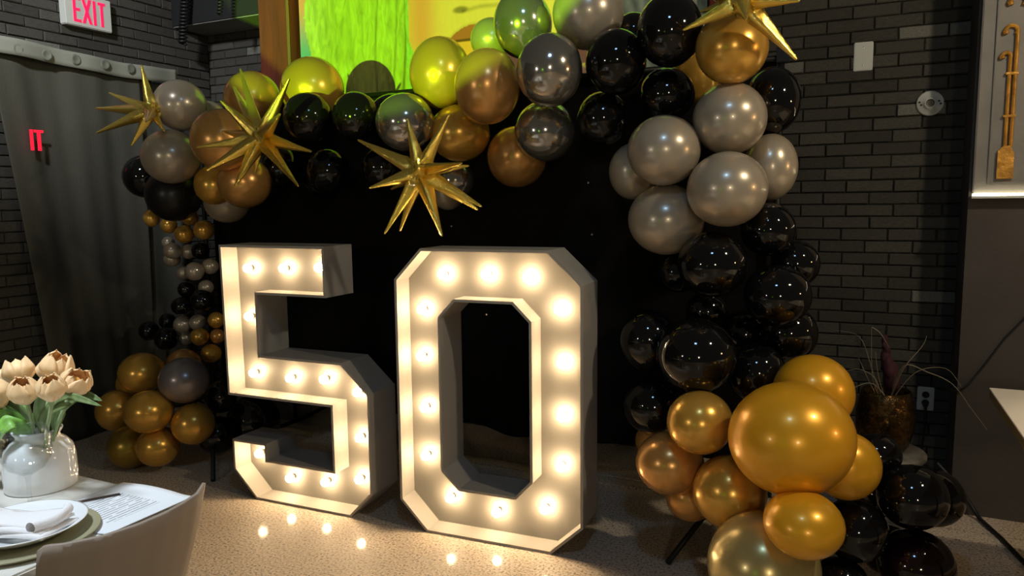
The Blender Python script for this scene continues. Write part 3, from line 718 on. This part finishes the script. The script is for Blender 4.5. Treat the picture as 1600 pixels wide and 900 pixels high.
    ('black', -3.591, 3.215, 1.137, 0.0532, 0.0532, 'tiny black balloon under the rightmost tiny gold one'),
    ('silver', -3.528, 3.109, 1.026, 0.0556, 0.0556, 'tiny silver balloon in the middle of the column left of the top of the five'),
    ('silver', -3.489, 3.191, 1.05, 0.0488, 0.0488, 'tiny silver balloon closest to the top left corner of the five'),
    ('silver', -3.747, 3.22, 0.998, 0.0426, 0.0426, 'tiny dark silver balloon left behind the middle silver one'),
    ('silver', -3.522, 3.18, 0.925, 0.0452, 0.0452, 'tiny dim silver balloon beside the five below its top corner'),
    ('black', -3.665, 3.161, 0.91, 0.0495, 0.0495, 'tiny black balloon just below the middle tiny silver one'),
    ('black', -3.651, 3.119, 0.816, 0.068, 0.0567, 'tiny oval black balloon at the left of a black pair beside the five'),
    ('black', -3.471, 3.1, 0.858, 0.0665, 0.0665, 'tiny black balloon at the right of a black pair beside the five'),
    ('black', -3.863, 3.18, 0.703, 0.0509, 0.0509, 'tiny black balloon at the top of the trio sticking out left'),
    ('black', -3.957, 3.12, 0.647, 0.0606, 0.0606, 'tiny black balloon sticking out furthest left of the trio'),
    ('black', -3.787, 3.1, 0.614, 0.069, 0.0729, 'tiny black balloon at the bottom of the trio above the gold cluster'),
    ('silver', -3.693, 3.142, 0.699, 0.0535, 0.0535, 'tiny silver balloon next to the trio of black ones'),
    ('silver', -3.606, 3.178, 0.711, 0.0496, 0.0496, 'tiny silver balloon second from the trio of black ones'),
    ('silver', -3.741, 3.2, 0.604, 0.0467, 0.0467, 'tiny silver balloon below, between the black trio and a tiny gold one'),
    ('gold', -3.508, 3.1, 0.645, 0.0541, 0.0522, 'tiny bright gold balloon low in the column beside the five'),
    ('gold', -3.433, 3.16, 0.739, 0.0486, 0.0486, 'tiny gold balloon touching the left side of the five'),
    ('bronze', -3.452, 3.18, 0.639, 0.0453, 0.0453, 'tiny bronze balloon right of the tiny bright gold one'),
    ('gold', -3.468, 3.14, 0.542, 0.0601, 0.0563, 'tiny dark gold balloon lowest in the column, above the silver one'),
]
STARS=[
 ( (-3.322, 2.72, 1.886) , [(-0.053, 0.0, 0.232), (-0.379, 0.05, 0.122), (-0.399, -0.02, 0.035), (-0.298, -0.1, -0.105), (-0.105, -0.05, -0.175), (0.082, 0.0, -0.109), (0.009, 0.1, 0.149), (0.225, -0.22, -0.086), (0.049, 0.15, 0.038), (-0.225, 0.2, 0.078)] ),
 ( (-2.409, 2.52, 1.693) , [(-0.151, 0.05, 0.315), (-0.145, -0.08, 0.161), (-0.27, 0.12, 0.258), (0.172, 0.0, 0.241), (0.296, -0.2, 0.067), (-0.306, -0.08, -0.031), (-0.176, -0.15, -0.137), (-0.066, -0.1, -0.207), (0.283, -0.1, -0.213), (0.275, 0.0, -0.068), (-0.332, 0.1, 0.054), (-0.095, 0.05, -0.145), (0.238, -0.25, -0.043)] ),
 ( (-1.587, 2.5, 1.528) , [(-0.255, -0.05, 0.128), (-0.055, 0.0, 0.205), (0.122, 0.02, 0.211), (0.241, -0.1, 0.02), (0.277, -0.02, -0.137), (0.207, 0.08, -0.15), (0.139, -0.08, -0.245), (-0.123, 0.03, -0.232), (-0.12, -0.08, -0.238), (-0.171, -0.1, -0.062), (-0.222, 0.12, -0.064), (0.149, 0.12, 0.022), (0.147, -0.24, 0.002)] ),
 ( (-0.404, 2.58, 2.04) , [(-0.186, -0.02, -0.074), (0.166, 0.05, -0.189), (0.177, -0.05, -0.031), (0.109, 0.15, -0.111), (-0.155, 0.1, 0.007), (-0.124, 0.0, 0.13), (-0.032, 0.05, 0.2), (0.091, -0.05, 0.115), (0.042, -0.2, -0.101), (-0.22, 0.05, 0.104), (0.163, 0.1, 0.087)] ),
]

# ------------------------------------------------------------------ backdrop stand and black cloth
YB, XB0, XB1 = 3.36, -3.70, -0.365
st = empty('backdrop_stand', 'black tubular backdrop stand with tripod feet behind the balloons', 'stand', (XB1, YB, 0))
def sub(name, pts, r, parent=st, o=(XB1, YB, 0), seg=8, m='black_metal'):
    bm = bmesh.new(); tube(bm, [Vector(p) - Vector(o) for p in pts], r, seg); return obj(name, bm, M[m], parent, True)
for xp, feet in ((XB1, [(-0.663, 2.751), (-0.05, 3.62), (-0.62, 3.80)]), (XB0, [(-2.985, 2.668), (-4.10, 3.50), (-3.45, 3.85)])):
    sub('pole', [(xp, YB, 0.10), (xp, YB, 1.2), (xp, YB, 1.995)], 0.014)
    bm = bmesh.new(); lathe(bm, [(0.0, 0.045), (0.026, 0.045), (0.026, -0.045), (0.0, -0.045)], 16); obj('collar', bm, M['black_metal'], st, False, (xp - XB1, 0, 0.40))
    for fx, fy in feet:
        a = Vector((xp, YB, 0.40)); b = Vector((fx, fy, 0.010)); m_ = a.lerp(b, 0.70)
        sub('leg', [a, b], 0.0115)
        sub('brace', [m_, (xp, YB, 0.135)], 0.008)
        bm = bmesh.new(); bmesh.ops.create_icosphere(bm, subdivisions=1, radius=0.014); obj('rivet', bm, M['black_metal'], st, False, m_ - Vector((XB1, YB, 0)))
sub('crossbar', [(XB0 - 0.04, YB, 1.975), (XB1 + 0.03, YB, 1.985)], 0.013)
obj('crossbar_bracket', boxm(-0.018, 0.030, -0.02, 0.02, 1.965, 2.035, 0.003), M['black_metal'], st)

bc = empty('backdrop_cloth', 'plain black cloth backdrop hanging behind the five and the zero', 'backdrop', (-2.03, YB, 0))
def cloth_fn(u, v):
    x = XB0 + 0.02 + (XB1 - XB0 - 0.04) * u
    hem = 0.222 + 0.012 * math.sin(x * 5.0) + 0.010 * math.sin(x * 13 + 1)
    z = hem + (1.992 - hem) * v
    y = 0.055 + (1 - v) * 0.012 * math.sin(x * 17 + 0.8) + 0.010 * (1 - v * 0.6) * math.sin(x * 9)
    if v > 0.985: y = 0.03
    return (x + 2.03, y, z)
bm = bmesh.new(); grid(bm, 130, 34, cloth_fn); solid(bm, 0.003); obj('cloth', bm, M['black_cloth'], bc, True)
for x, z in ((-1.966, 1.284), (-1.217, 1.492), (-1.198, 1.248), (-1.191, 1.023), (-1.77, 0.832)):
    bm = bmesh.new(); bmesh.ops.create_icosphere(bm, subdivisions=1, radius=0.0055); obj('sequin', bm, M['sequin'], bc, False, (x + 2.03, 0.022, z))
# odds and ends behind the five
tr = empty('trestle', 'dark trestle leg standing on the floor, seen through the lower gap of the five', 'trestle', (-3.32, 3.66, 0))
sub('upright', [(-3.32, 3.66, 0), (-3.32, 3.66, 0.45)], 0.014, tr, (-3.32, 3.66, 0), 6)
sub('strut', [(-3.31, 3.66, 0.012), (-2.93, 3.66, 0.20), (-2.75, 3.66, 0.29)], 0.012, tr, (-3.32, 3.66, 0), 6)
sub('foot', [(-3.32, 3.50, 0.012), (-3.32, 3.82, 0.012)], 0.012, tr, (-3.32, 3.66, 0), 6)
tag(obj('storage_box', boxm(-0.09, 0.07, -0.10, 0.10, 0, 0.30, 0.006), M['soffit'], None, False, (-3.44, 3.78, 0)), 'dull grey box behind the trestle, seen through the lower gap of the five', 'box')

# ------------------------------------------------------------------ balloons
bm = bmesh.new()
prof = [(0.0, 1.0)]
for k in range(1, 17):
    a = PI * k / 18
    prof.append((math.sin(a) * (1 - 0.05 * (1 - math.cos(a)) / 2), math.cos(a)))
prof += [(0.17, -1.0), (0.085, -1.045), (0.055, -1.07), (0.05, -1.10), (0.085, -1.125), (0.06, -1.135), (0.0, -1.12)]
lathe(bm, prof, 36); bm.transform(Matrix.Rotation(R(90), 4, 'X'))          # the tied neck points to +Y, into the arch
BAL0 = mesh_of('balloon', bm, None, True)
BAL = {}
for k, m_ in BM.items():
    me = BAL0.copy(); me.materials.append(m_); BAL[k] = me
GROUP = dict(black='black balloons of the arch', silver='silver balloons of the arch', gold='gold balloons of the arch', bronze='bronze balloons of the arch', chrome='silver balloons of the arch', pearlgold='gold balloons of the arch')
for kind, x, y, z, rx, rz, label in BALLOONS:
    o = bpy.data.objects.new('balloon', BAL[kind]); C.objects.link(o)
    o.location = (x, y, z); o.scale = (rx, rx * 0.99, rz); o.rotation_euler = (random.uniform(-.25, .25), 0, YAW + random.uniform(-.5, .5))
    tag(o, label, 'balloon', GROUP.get(kind, 'gold balloons of the arch' if kind in ('champagne', 'darkgold') else 'silver balloons of the arch' if kind == 'greysilver' else 'black balloons of the arch'))

# ------------------------------------------------------------------ foil starbursts
def spike_mesh(k):
    rg = random.Random(k); bm = bmesh.new(); rings = []
    for s, r in ((0.0, 0.50), (0.10, 0.80), (0.15, 1.02), (0.19, 0.90), (0.24, 0.98), (0.30, 0.90), (0.45, 0.72), (0.60, 0.55), (0.75, 0.39), (0.88, 0.25), (0.95, 0.19), (0.98, 0.17), (1.0, 0.07)):
        ring = []; cr = 0.10 if s < 0.26 else 0.035
        for i in range(12):
            q = r * (1.0 if i % 3 == 0 else 0.84 if i % 3 == 1 else 0.66) * (1 + rg.uniform(-cr, cr))
            ring.append(bm.verts.new((q * math.cos(2 * PI * i / 12), q * math.sin(2 * PI * i / 12), s + rg.uniform(-.006, .006))))
        rings.append(ring)
    for a, b in zip(rings, rings[1:]):
        for i in range(12): bm.faces.new((a[i], a[(i + 1) % 12], b[(i + 1) % 12], b[i]))
    bm.faces.new(rings[0][::-1]); bm.faces.new(rings[-1])
    me = mesh_of('spike', bm, M['foil'], True)
    return me
SPK = [spike_mesh(k) for k in range(4)]
STAR_LABELS = ['gold foil starburst balloon furthest left, in front of the curtain', 'gold foil starburst balloon between the left cluster and the black balloons, second from the left',
               'gold foil starburst balloon hanging in the centre above the numbers', 'gold foil starburst balloon on top of the right column, cut by the top edge']
for (c, tips), lab in zip(STARS, STAR_LABELS):
    root = empty('starburst_balloon', lab, 'foil balloon', c, 0, 'gold foil starburst balloons')
    bm = bmesh.new(); bmesh.ops.create_icosphere(bm, subdivisions=3, radius=0.046)
    for v in bm.verts: v.co *= 1 + 0.45 * noise.noise(v.co * 75)
    obj('core', bm, M['foil'], root, False)
    for i, t in enumerate(tips):
        d = Vector(t); L_ = d.length; wd = 0.033 if L_ > 0.2 else 0.028
        o = bpy.data.objects.new('spike', SPK[i % 4]); C.objects.link(o); o.parent = root
        o.matrix_local = d.to_track_quat('Z', 'Y').to_matrix().to_4x4() @ Matrix.Rotation(random.uniform(0, 6), 4, 'Z') @ Matrix.Diagonal((wd, wd, L_, 1))

# ------------------------------------------------------------------ laid table at the lower left
TZ = 0.745
tb = empty('dining_table', 'pale laid dining table at the lower left', 'table', (-2.1, 0.66, 0))
obj('table_top', boxm(-0.75, 0.722, -0.55, 0.497, TZ - 0.03, TZ, 0.004), M['table_top'], tb)
for sx in (-0.66, 0.60):
    for sy in (-0.46, 0.40): obj('leg', boxm(sx - .025, sx + .025, sy - .025, sy + .025, 0, TZ - 0.0305, 0.003), M['leg_metal'], tb)
# shell chair pushed under it
ch = empty('shell_chair', 'taupe moulded shell chair with its curved back to the camera, lower left corner', 'chair', (-1.42, 0.96, 0))
top = [(-1.335, 0.790), (-1.30, 0.815), (-1.262, 0.870), (-1.247, 0.93), (-1.244, 0.99), (-1.252, 1.04), (-1.266, 1.09), (-1.294, 1.136)]
def chair_fn(u, v):
    f = u * (len(top) - 1); i = min(int(f), len(top) - 2); q = f - i
    x = top[i][0] * (1 - q) + top[i + 1][0] * q; y = top[i][1] * (1 - q) + top[i + 1][1] * q
    zt = 0.80 - (0.010 * (1 - min(1, u / 0.06)) ** 2) + 0.004 * max(0, (u - .9) / .1)
    k = 1 - v
    z = zt - 0.36 * k
    x = x - 0.085 * k - 0.05 * k * k; y = 0.965 + (y - 0.965) * (1 - 0.06 * k)
    return (x + 1.42, y - 0.96, z)
bm = bmesh.new(); grid(bm, 28, 12, chair_fn); solid(bm, 0.007)
obj('backrest', bm, M['chair'], ch, True)
bm = bmesh.new(); grid(bm, 12, 10, lambda u, v: (0.04 - 0.40 * v, -0.16 + 0.36 * u + (0.02 * v) * (1 - 2 * u), 0.447 - 0.022 * math.sin(PI * u) * math.sin(PI * v) + 0.0 * v)); solid(bm, 0.008)
obj('seat', bm, M['chair'], ch, True)
for sx, sy in ((0.02, -0.15), (0.02, 0.19), (-0.33, -0.14), (-0.33, 0.18)):
    bm = bmesh.new(); tube(bm, [(sx, sy, 0), (sx * 0.92, sy * 0.9, 0.436)], 0.011, 8); obj('leg', bm, M['leg_metal'], ch, True)

# menu sheet hanging over the table's right edge
mn = empty('menu_sheet', 'white printed menu sheet lying at the right edge of the table', 'menu', (-1.487, 1.055, TZ))
def menu_fn(u, v):
    x = -0.118 + 0.236 * u; y = -0.105 + 0.215 * v
    z = 0.0015 + 0.012 * max(0, v - 0.72) ** 1.5 * math.sin(PI * u) * 4 + 0.004 * max(0, u - 0.85) / 0.15
    return (x, y, z)
bm = bmesh.new(); grid(bm, 24, 16, menu_fn); solid(bm, 0.0006); obj('sheet', bm, M['menu'], mn, True)

# place setting
cg = tag(obj('charger_plate', lathe(bmesh.new(), [(0, 0.002), (0.121, 0.002), (0.136, 0.006), (0.138, 0.009), (0.1355, 0.010), (0.119, 0.0055), (0, 0.005)], 56), M['charger'], None, True, (-1.518, 0.876, TZ + 0.0015)), 'olive grey charger plate under the white plate', 'charger plate')
pl_ = tag(obj('dinner_plate', lathe(bmesh.new(), [(0, 0.0), (0.070, 0.0), (0.080, 0.004), (0.112, 0.022), (0.116, 0.025), (0.112, 0.025), (0.078, 0.008), (0, 0.0055)], 64), M['china'], None, True, (-1.522, 0.879, TZ + 0.008)), 'white dinner plate on the olive charger, holding the napkin', 'plate')
nk = empty('napkin', 'folded white napkin lying across the dinner plate', 'napkin', (-1.525, 0.872, TZ + 0.031), R(18))
for i, (zz, w0) in enumerate(((0.0, 0.052), (0.0075, 0.046), (0.0145, 0.040))):
    bm = bmesh.new()
    def nap(u, v, zz=zz, w0=w0, i=i):
        x = -0.20 + 0.30 * u - 0.01 * i; y = -w0 + 2 * w0 * v
        return (x, y + 0.008 * math.sin(u * 5 + i), zz + 0.004 * math.sin(u * 9 + v * 3 + i) + 0.006 * math.sin(PI * v))
    grid(bm, 30, 10, nap); solid(bm, 0.0055); obj('fold', bm, M['napkin'], nk, True)
bm = bmesh.new(); grid(bm, 12, 18, lambda u, v: (0.070 + 0.010 * math.cos(u * 2 * PI) * (1 + .25 * math.sin(v * 7)) + 0.02 * math.sin(v * 3), -0.050 + 0.10 * v, 0.017 + 0.011 * math.sin(u * 2 * PI)))
obj('rolled_end', bm, M['napkin'], nk, True)
kn = empty('table_knife', 'steel knife between the wine glass and the menu sheet', 'knife', (-1.60, 1.02, TZ), R(58))
bm = bmesh.new(); prism(bm, [(0.0, 0.0), (0.10, 0.0), (0.115, 0.001), (0.10, 0.0025), (0.0, 0.0025)], -0.009, 0.008); obj('blade', bm, M['steel'], kn)
obj('handle', boxm(-0.10, -0.001, -0.007, 0.007, 0.0, 0.006, 0.002), M['steel'], kn)

# glasses
wg = empty('wine_glass', 'clear stemmed wine glass in front of the white vase', 'glass', (-1.655, 0.975, TZ))
bm = bmesh.new()
lathe(bm, [(0.0, 0.080), (0.018, 0.083), (0.036, 0.095), (0.048, 0.115), (0.0515, 0.135), (0.049, 0.160), (0.0435, 0.183), (0.0427, 0.184), (0.0420, 0.183), (0.0475, 0.160), (0.0500, 0.135), (0.0465, 0.116), (0.035, 0.097), (0.017, 0.0855), (0.0, 0.083)], 48)
obj('bowl', bm, M['glass'], wg, True)
bm = bmesh.new(); lathe(bm, [(0.0, 0.0), (0.031, 0.0), (0.032, 0.002), (0.012, 0.005), (0.0045, 0.012), (0.004, 0.060), (0.006, 0.074), (0.010, 0.0795), (0.0, 0.0795)], 40); obj('stem', bm, M['glass'], wg, True)
bm = bmesh.new(); lathe(bm, [(0, 0.0), (0.030, 0.0), (0.033, 0.004), (0.036, 0.130), (0.0345, 0.130), (0.031, 0.010), (0, 0.008)], 40)
tag(obj('tumbler', bm, M['glass'], None, True, (-1.742, 0.905, TZ + 0.0005)), 'straight clear glass cut by the left edge, left of the wine glass', 'glass')

# vase and tulips
VX, VY = -1.769, 1.073
bm = bmesh.new(); lathe(bm, [(r_ * 0.88, z_ * 0.935) for r_, z_ in [(0, 0), (0.084, 0), (0.0875, 0.004), (0.0885, 0.035), (0.0865, 0.080), (0.081, 0.103), (0.066, 0.120), (0.0535, 0.128), (0.0525, 0.136), (0.060, 0.146), (0.0605, 0.150), (0.056, 0.151), (0.048, 0.137), (0.050, 0.125), (0.075, 0.100), (0.080, 0.02), (0, 0.012)]], 56)
tag(obj('vase', bm, M['china'], None, True, (VX, VY, TZ)), 'white glazed jug-shaped vase holding tulips on the table', 'vase')
def petal_mesh():
    bm = bmesh.new()
    def fn(u, v):
        a = (u - 0.5) * 2
        rad = 0.007 + 0.027 * math.sin(min(1.0, v * 1.7) * PI * 0.5) - 0.017 * max(0, v - 0.50) ** 1.4 * 2.2
        half = R(50) * math.sqrt(max(0.012, 1 - max(0, (v - 0.40) / 0.60) ** 2.6))
        th = a * half
        rr = rad * (1 - 0.05 * a * a) + 0.0016 * math.cos(a * PI * 3)
        return (rr * math.cos(th), rr * math.sin(th), 0.062 * v - 0.004 * a * a * v)
    grid(bm, 8, 9, fn); solid(bm, 0.0009)
    return mesh_of('petal', bm, M['petal'], True)
PETAL = petal_mesh()
bm = bmesh.new(); bmesh.ops.create_icosphere(bm, subdivisions=2, radius=0.016); 
for v in bm.verts: v.co.z *= 1.3
HEART = mesh_of('flower_heart', bm, M['petal_in'], True)
def leaf(parent, o, pts, width, m, name='leaf'):
    bm = bmesh.new(); P = [Vector(p) - Vector(o) for p in pts]; n = len(P); N_ = 14; vs = []
    for k in range(N_ + 1):
        f = k / N_ * (n - 1); i = min(int(f), n - 2); q = f - i
        p0, p1, p2, p3 = P[max(i - 1, 0)], P[i], P[i + 1], P[min(i + 2, n - 1)]
        c = 0.5 * ((2 * p1) + (p2 - p0) * q + (2 * p0 - 5 * p1 + 4 * p2 - p3) * q * q + (3 * p1 - p0 - 3 * p2 + p3) * q ** 3)
        t = ((p2 - p1) * 1.0).normalized()
        s = t.cross(Vector((0.35, -0.8, 0.45)).normalized()).normalized(); nn = s.cross(t)
        w_ = width * (math.sin(PI * min(1, 0.12 + 0.88 * k / N_)) ** 0.75)
        vs.append([bm.verts.new(c + s * w_ * a + nn * abs(a) * w_ * 0.35) for a in (-1, -.5, 0, .5, 1)])
    for a, b in zip(vs, vs[1:]):
        for i in range(4): bm.faces.new((a[i], a[i + 1], b[i + 1], b[i]))
    solid(bm, 0.0008)
    return obj(name, bm, m, parent, True)
TULIPS = [((-1.726, 1.030, 0.963), 1.0, 'peach tulip in front, open with an orange heart, above the wine glass'),
          ((-1.617, 1.020, 0.984), 0.92, 'peach tulip right of the front one, lower of two at the right'),
          ((-1.719, 1.090, 1.005), 1.0, 'highest peach tulip of the bunch'),
          ((-1.644, 1.080, 0.984), 0.95, 'peach tulip furthest right in the bunch'),
          ((-1.858, 1.100, 0.977), 1.0, 'peach tulip at the back left of the bunch, behind the front one'),
          ((-1.800, 1.130, 0.981), 0.9, 'peach tulip at the back in the middle of the bunch'),
          ((-1.822, 1.030, 0.943), 1.05, 'peach tulip cut by the left edge of the photo'),
          ((-1.938, 1.110, 0.958), 0.85, 'peach tulip at the upper left edge, behind the others')]
LEAVES = [[([(-1.755, 1.05, .875), (-1.765, 1.02, .915), (-1.775, 1.00, .905), (-1.785, 0.985, .865)], .020, 'leaf')],
          [([(-1.735, 1.062, .875), (-1.69, 1.055, .945), (-1.625, 1.055, .984), (-1.51, 1.06, .972)], .012, 'leaf_dull'), ([(-1.725, 1.066, .875), (-1.70, 1.05, .92), (-1.665, 1.05, .95), (-1.60, 1.055, .968)], .017, 'leaf_dull')],
          [([(-1.76, 1.09, .87), (-1.775, 1.09, .93), (-1.755, 1.10, .985)], .017, 'leaf_dull')],
          [([(-1.73, 1.09, .87), (-1.69, 1.095, .94), (-1.63, 1.10, .975), (-1.565, 1.10, .968)], .013, 'leaf_dull')],
          [([(-1.79, 1.08, .88), (-1.84, 1.06, .94), (-1.88, 1.05, .985), (-1.91, 1.05, .99)], .020, 'leaf_dull')],
          [([(-1.75, 1.10, .87), (-1.735, 1.11, .93), (-1.725, 1.12, .98)], .015, 'leaf_dull')],
          [([(-1.79, 1.055, .89), (-1.82, 1.02, .915), (-1.845, 0.995, .885), (-1.86, 0.985, .835)], .030, 'leaf'), ([(-1.795, 1.06, .89), (-1.835, 1.03, .925), (-1.88, 1.00, .925), (-1.93, 0.98, .89)], .026, 'leaf')],
          [([(-1.80, 1.09, .88), (-1.85, 1.07, .925), (-1.90, 1.05, .93), (-1.95, 1.03, .91)], .024, 'leaf')]]
for k, ((x, y, z), s, lab) in enumerate(TULIPS):
    o_ = (x, y, z); root = empty('tulip', lab, 'flower', o_, 0, 'tulips in the white vase')
    ang = k * 0.9
    out = Vector((x - VX, y - VY, 0.16)).normalized(); q = Vector((0, 0, 1)).rotation_difference(out)
    if k == 0: q = Vector((0, 0, 1)).rotation_difference(Vector((0.30, -0.35, 1)).normalized())
    if k == 1: q = Vector((0, 0, 1)).rotation_difference(Vector((0.32, -0.25, 1)).normalized())
    for i in range(6):
        p = bpy.data.objects.new('petal', PETAL); C.objects.link(p); p.parent = root
        f = (1.1 if i % 2 else 1.02) * s
        p.matrix_local = q.to_matrix().to_4x4() @ Matrix.Rotation(ang + i * PI / 3, 4, 'Z') @ Matrix.Rotation(R(-5 if k < 2 else 1) * (1 if i % 2 else .3), 4, 'Y') @ Matrix.Diagonal((f, f, f, 1))
    p = bpy.data.objects.new('flower_heart', HEART); C.objects.link(p); p.parent = root; p.matrix_local = Matrix.Translation(q @ Vector((0, 0, 0.025 * s)))
    bx_, by_ = VX + (x - VX) * 0.18, VY + (y - VY) * 0.18
    bm = bmesh.new(); tube(bm, [Vector((bx_, by_, 0.80)) - Vector(o_), Vector((bx_ + (x - bx_) * .45, by_ + (y - by_) * .45, 0.90)) - Vector(o_), (0, 0, 0.002)], [0.0042, 0.004, 0.0045], 8)
    obj('stem', bm, M['stem'], root, True)
    for pts, wd, mm in LEAVES[k]: leaf(root, o_, pts, wd, M[mm])

# ------------------------------------------------------------------ table at the right edge
rt = empty('side_table', 'cream-topped table cut by the right edge of the photo', 'table', (0.95, 2.5, 0), R(1.0))
obj('table_top', boxm(-0.545, 0.6, -0.55, 0.560, 0.7335, 0.740, 0.0015, 1), M['table_cream'], rt)
obj('edge_band', boxm(-0.543, 0.598, -0.548, 0.558, 0.705, 0.733), M['table_edge'], rt)
obj('column', boxm(-0.04, 0.04, -0.04, 0.04, 0.02, 0.7045), M['leg_metal'], rt)
obj('foot_plate', boxm(-0.28, 0.28, -0.28, 0.28, 0.0, 0.0195, 0.004), M['leg_metal'], rt)

# ------------------------------------------------------------------ plant on a marble stand
ps = empty('pedestal', 'marble-topped round pedestal under the mosaic pot, behind the balloons', 'pedestal', (0.085, 3.55, 0))
bm = bmesh.new(); lathe(bm, [(0, 0.288), (0.16, 0.288), (0.168, 0.296), (0.168, 0.312), (0.160, 0.320), (0, 0.320)], 48); obj('marble_top', bm, M['marble'], ps, True)
bm = bmesh.new(); lathe(bm, [(0, 0.0), (0.15, 0.0), (0.15, 0.03), (0.135, 0.05), (0.14, 0.2875), (0, 0.2875)], 40); obj('column', bm, M['marble'], ps, True)
gp = empty('potted_grass', 'dark mosaic pot with dry arching grass on the marble pedestal', 'plant', (0.085, 3.55, 0.3205))
bm = bmesh.new(); lathe(bm, [(0, 0), (0.080, 0), (0.098, 0.03), (0.116, 0.10), (0.118, 0.16), (0.105, 0.235), (0.098, 0.262), (0.092, 0.262), (0.10, 0.225), (0.09, 0.20), (0, 0.20)], 44)
obj('pot', bm, M['pot'], gp, True)
def blade(pts, r=0.0022):
    P = [Vector((x - 0.085, 3.45 - 3.55 + dy, z - 0.3205)) for x, z, dy in pts]
    Q = []
    for i in range(len(P) - 1):
        p0, p1, p2, p3 = P[max(i - 1, 0)], P[i], P[i + 1], P[min(i + 2, len(P) - 1)]
        for s in range(5):
            q = s / 5; Q.append(0.5 * ((2 * p1) + (p2 - p0) * q + (2 * p0 - 5 * p1 + 4 * p2 - p3) * q * q + (3 * p1 - p0 - 3 * p2 + p3) * q ** 3))
    Q.append(P[-1]); bm = bmesh.new(); n = len(Q)
    tube(bm, Q, [r * (1.15 - 0.8 * i / (n - 1)) for i in range(n)], 5); obj('grass_blade', bm, M['grass'], gp, True)
B0_ = (0.06, 0.55, 0.08)
blade([B0_, (0.027, 0.66, 0), (0.016, 0.868, 0)]); blade([(0.017, 0.868, 0), (0.05, 0.845, 0), (0.087, 0.787, -.01)], 0.0026)
blade([B0_, (0.02, 0.70, .02), (-0.03, 0.82, .03), (-0.13, 0.84, .04)], 0.0018)
blade([(0.10, 0.55, .08), (0.141, 0.70, 0), (0.205, 0.80, 0), (0.22, 0.845, 0)], 0.0026)
blade([(0.10, 0.55, .08), (0.142, 0.713, 0), (0.23, 0.695, 0), (0.32, 0.654, 0), (0.39, 0.56, 0), (0.448, 0.483, -.02)], 0.0026)
blade([B0_, (0.058, 0.60, 0), (0.03, 0.66, 0), (-0.03, 0.685, 0), (-0.09, 0.665, 0)], 0.0026)
blade([(0.085, 0.55, .06), (0.07, 0.59, 0), (0.02, 0.63, 0), (-0.051, 0.600, -.02), (-0.09, 0.55, -.02)], 0.0026)
blade([(0.05, 0.55, .08), (0.005, 0.66, 0), (-0.03, 0.735, .02)], 0.0018)
blade([(0.08, 0.55, .08), (0.05, 0.66, .02), (0.035, 0.76, .03)], 0.0018)
blade([(0.11, 0.55, .08), (0.19, 0.68, .05), (0.30, 0.70, .08), (0.36, 0.63, .06)], 0.0018)
bm = bmesh.new()
for px_, pz_, rr in ((0.070, 0.80, .012), (0.074, 0.775, .014), (0.078, 0.75, .017), (0.075, 0.72, .020), (0.085, 0.69, .026), (0.10, 0.66, .030), (0.105, 0.62, .030)):
    bmesh.ops.create_icosphere(bm, subdivisions=2, radius=rr, matrix=Matrix.Translation((px_ - 0.085, 0.02, pz_ - 0.3205)) @ Matrix.Diagonal((1, 1, 1.8, 1)))
for v in bm.verts: v.co += noise.noise_vector(v.co * 90) * 0.010
o = obj('plume', bm, M['plume'], gp, True)
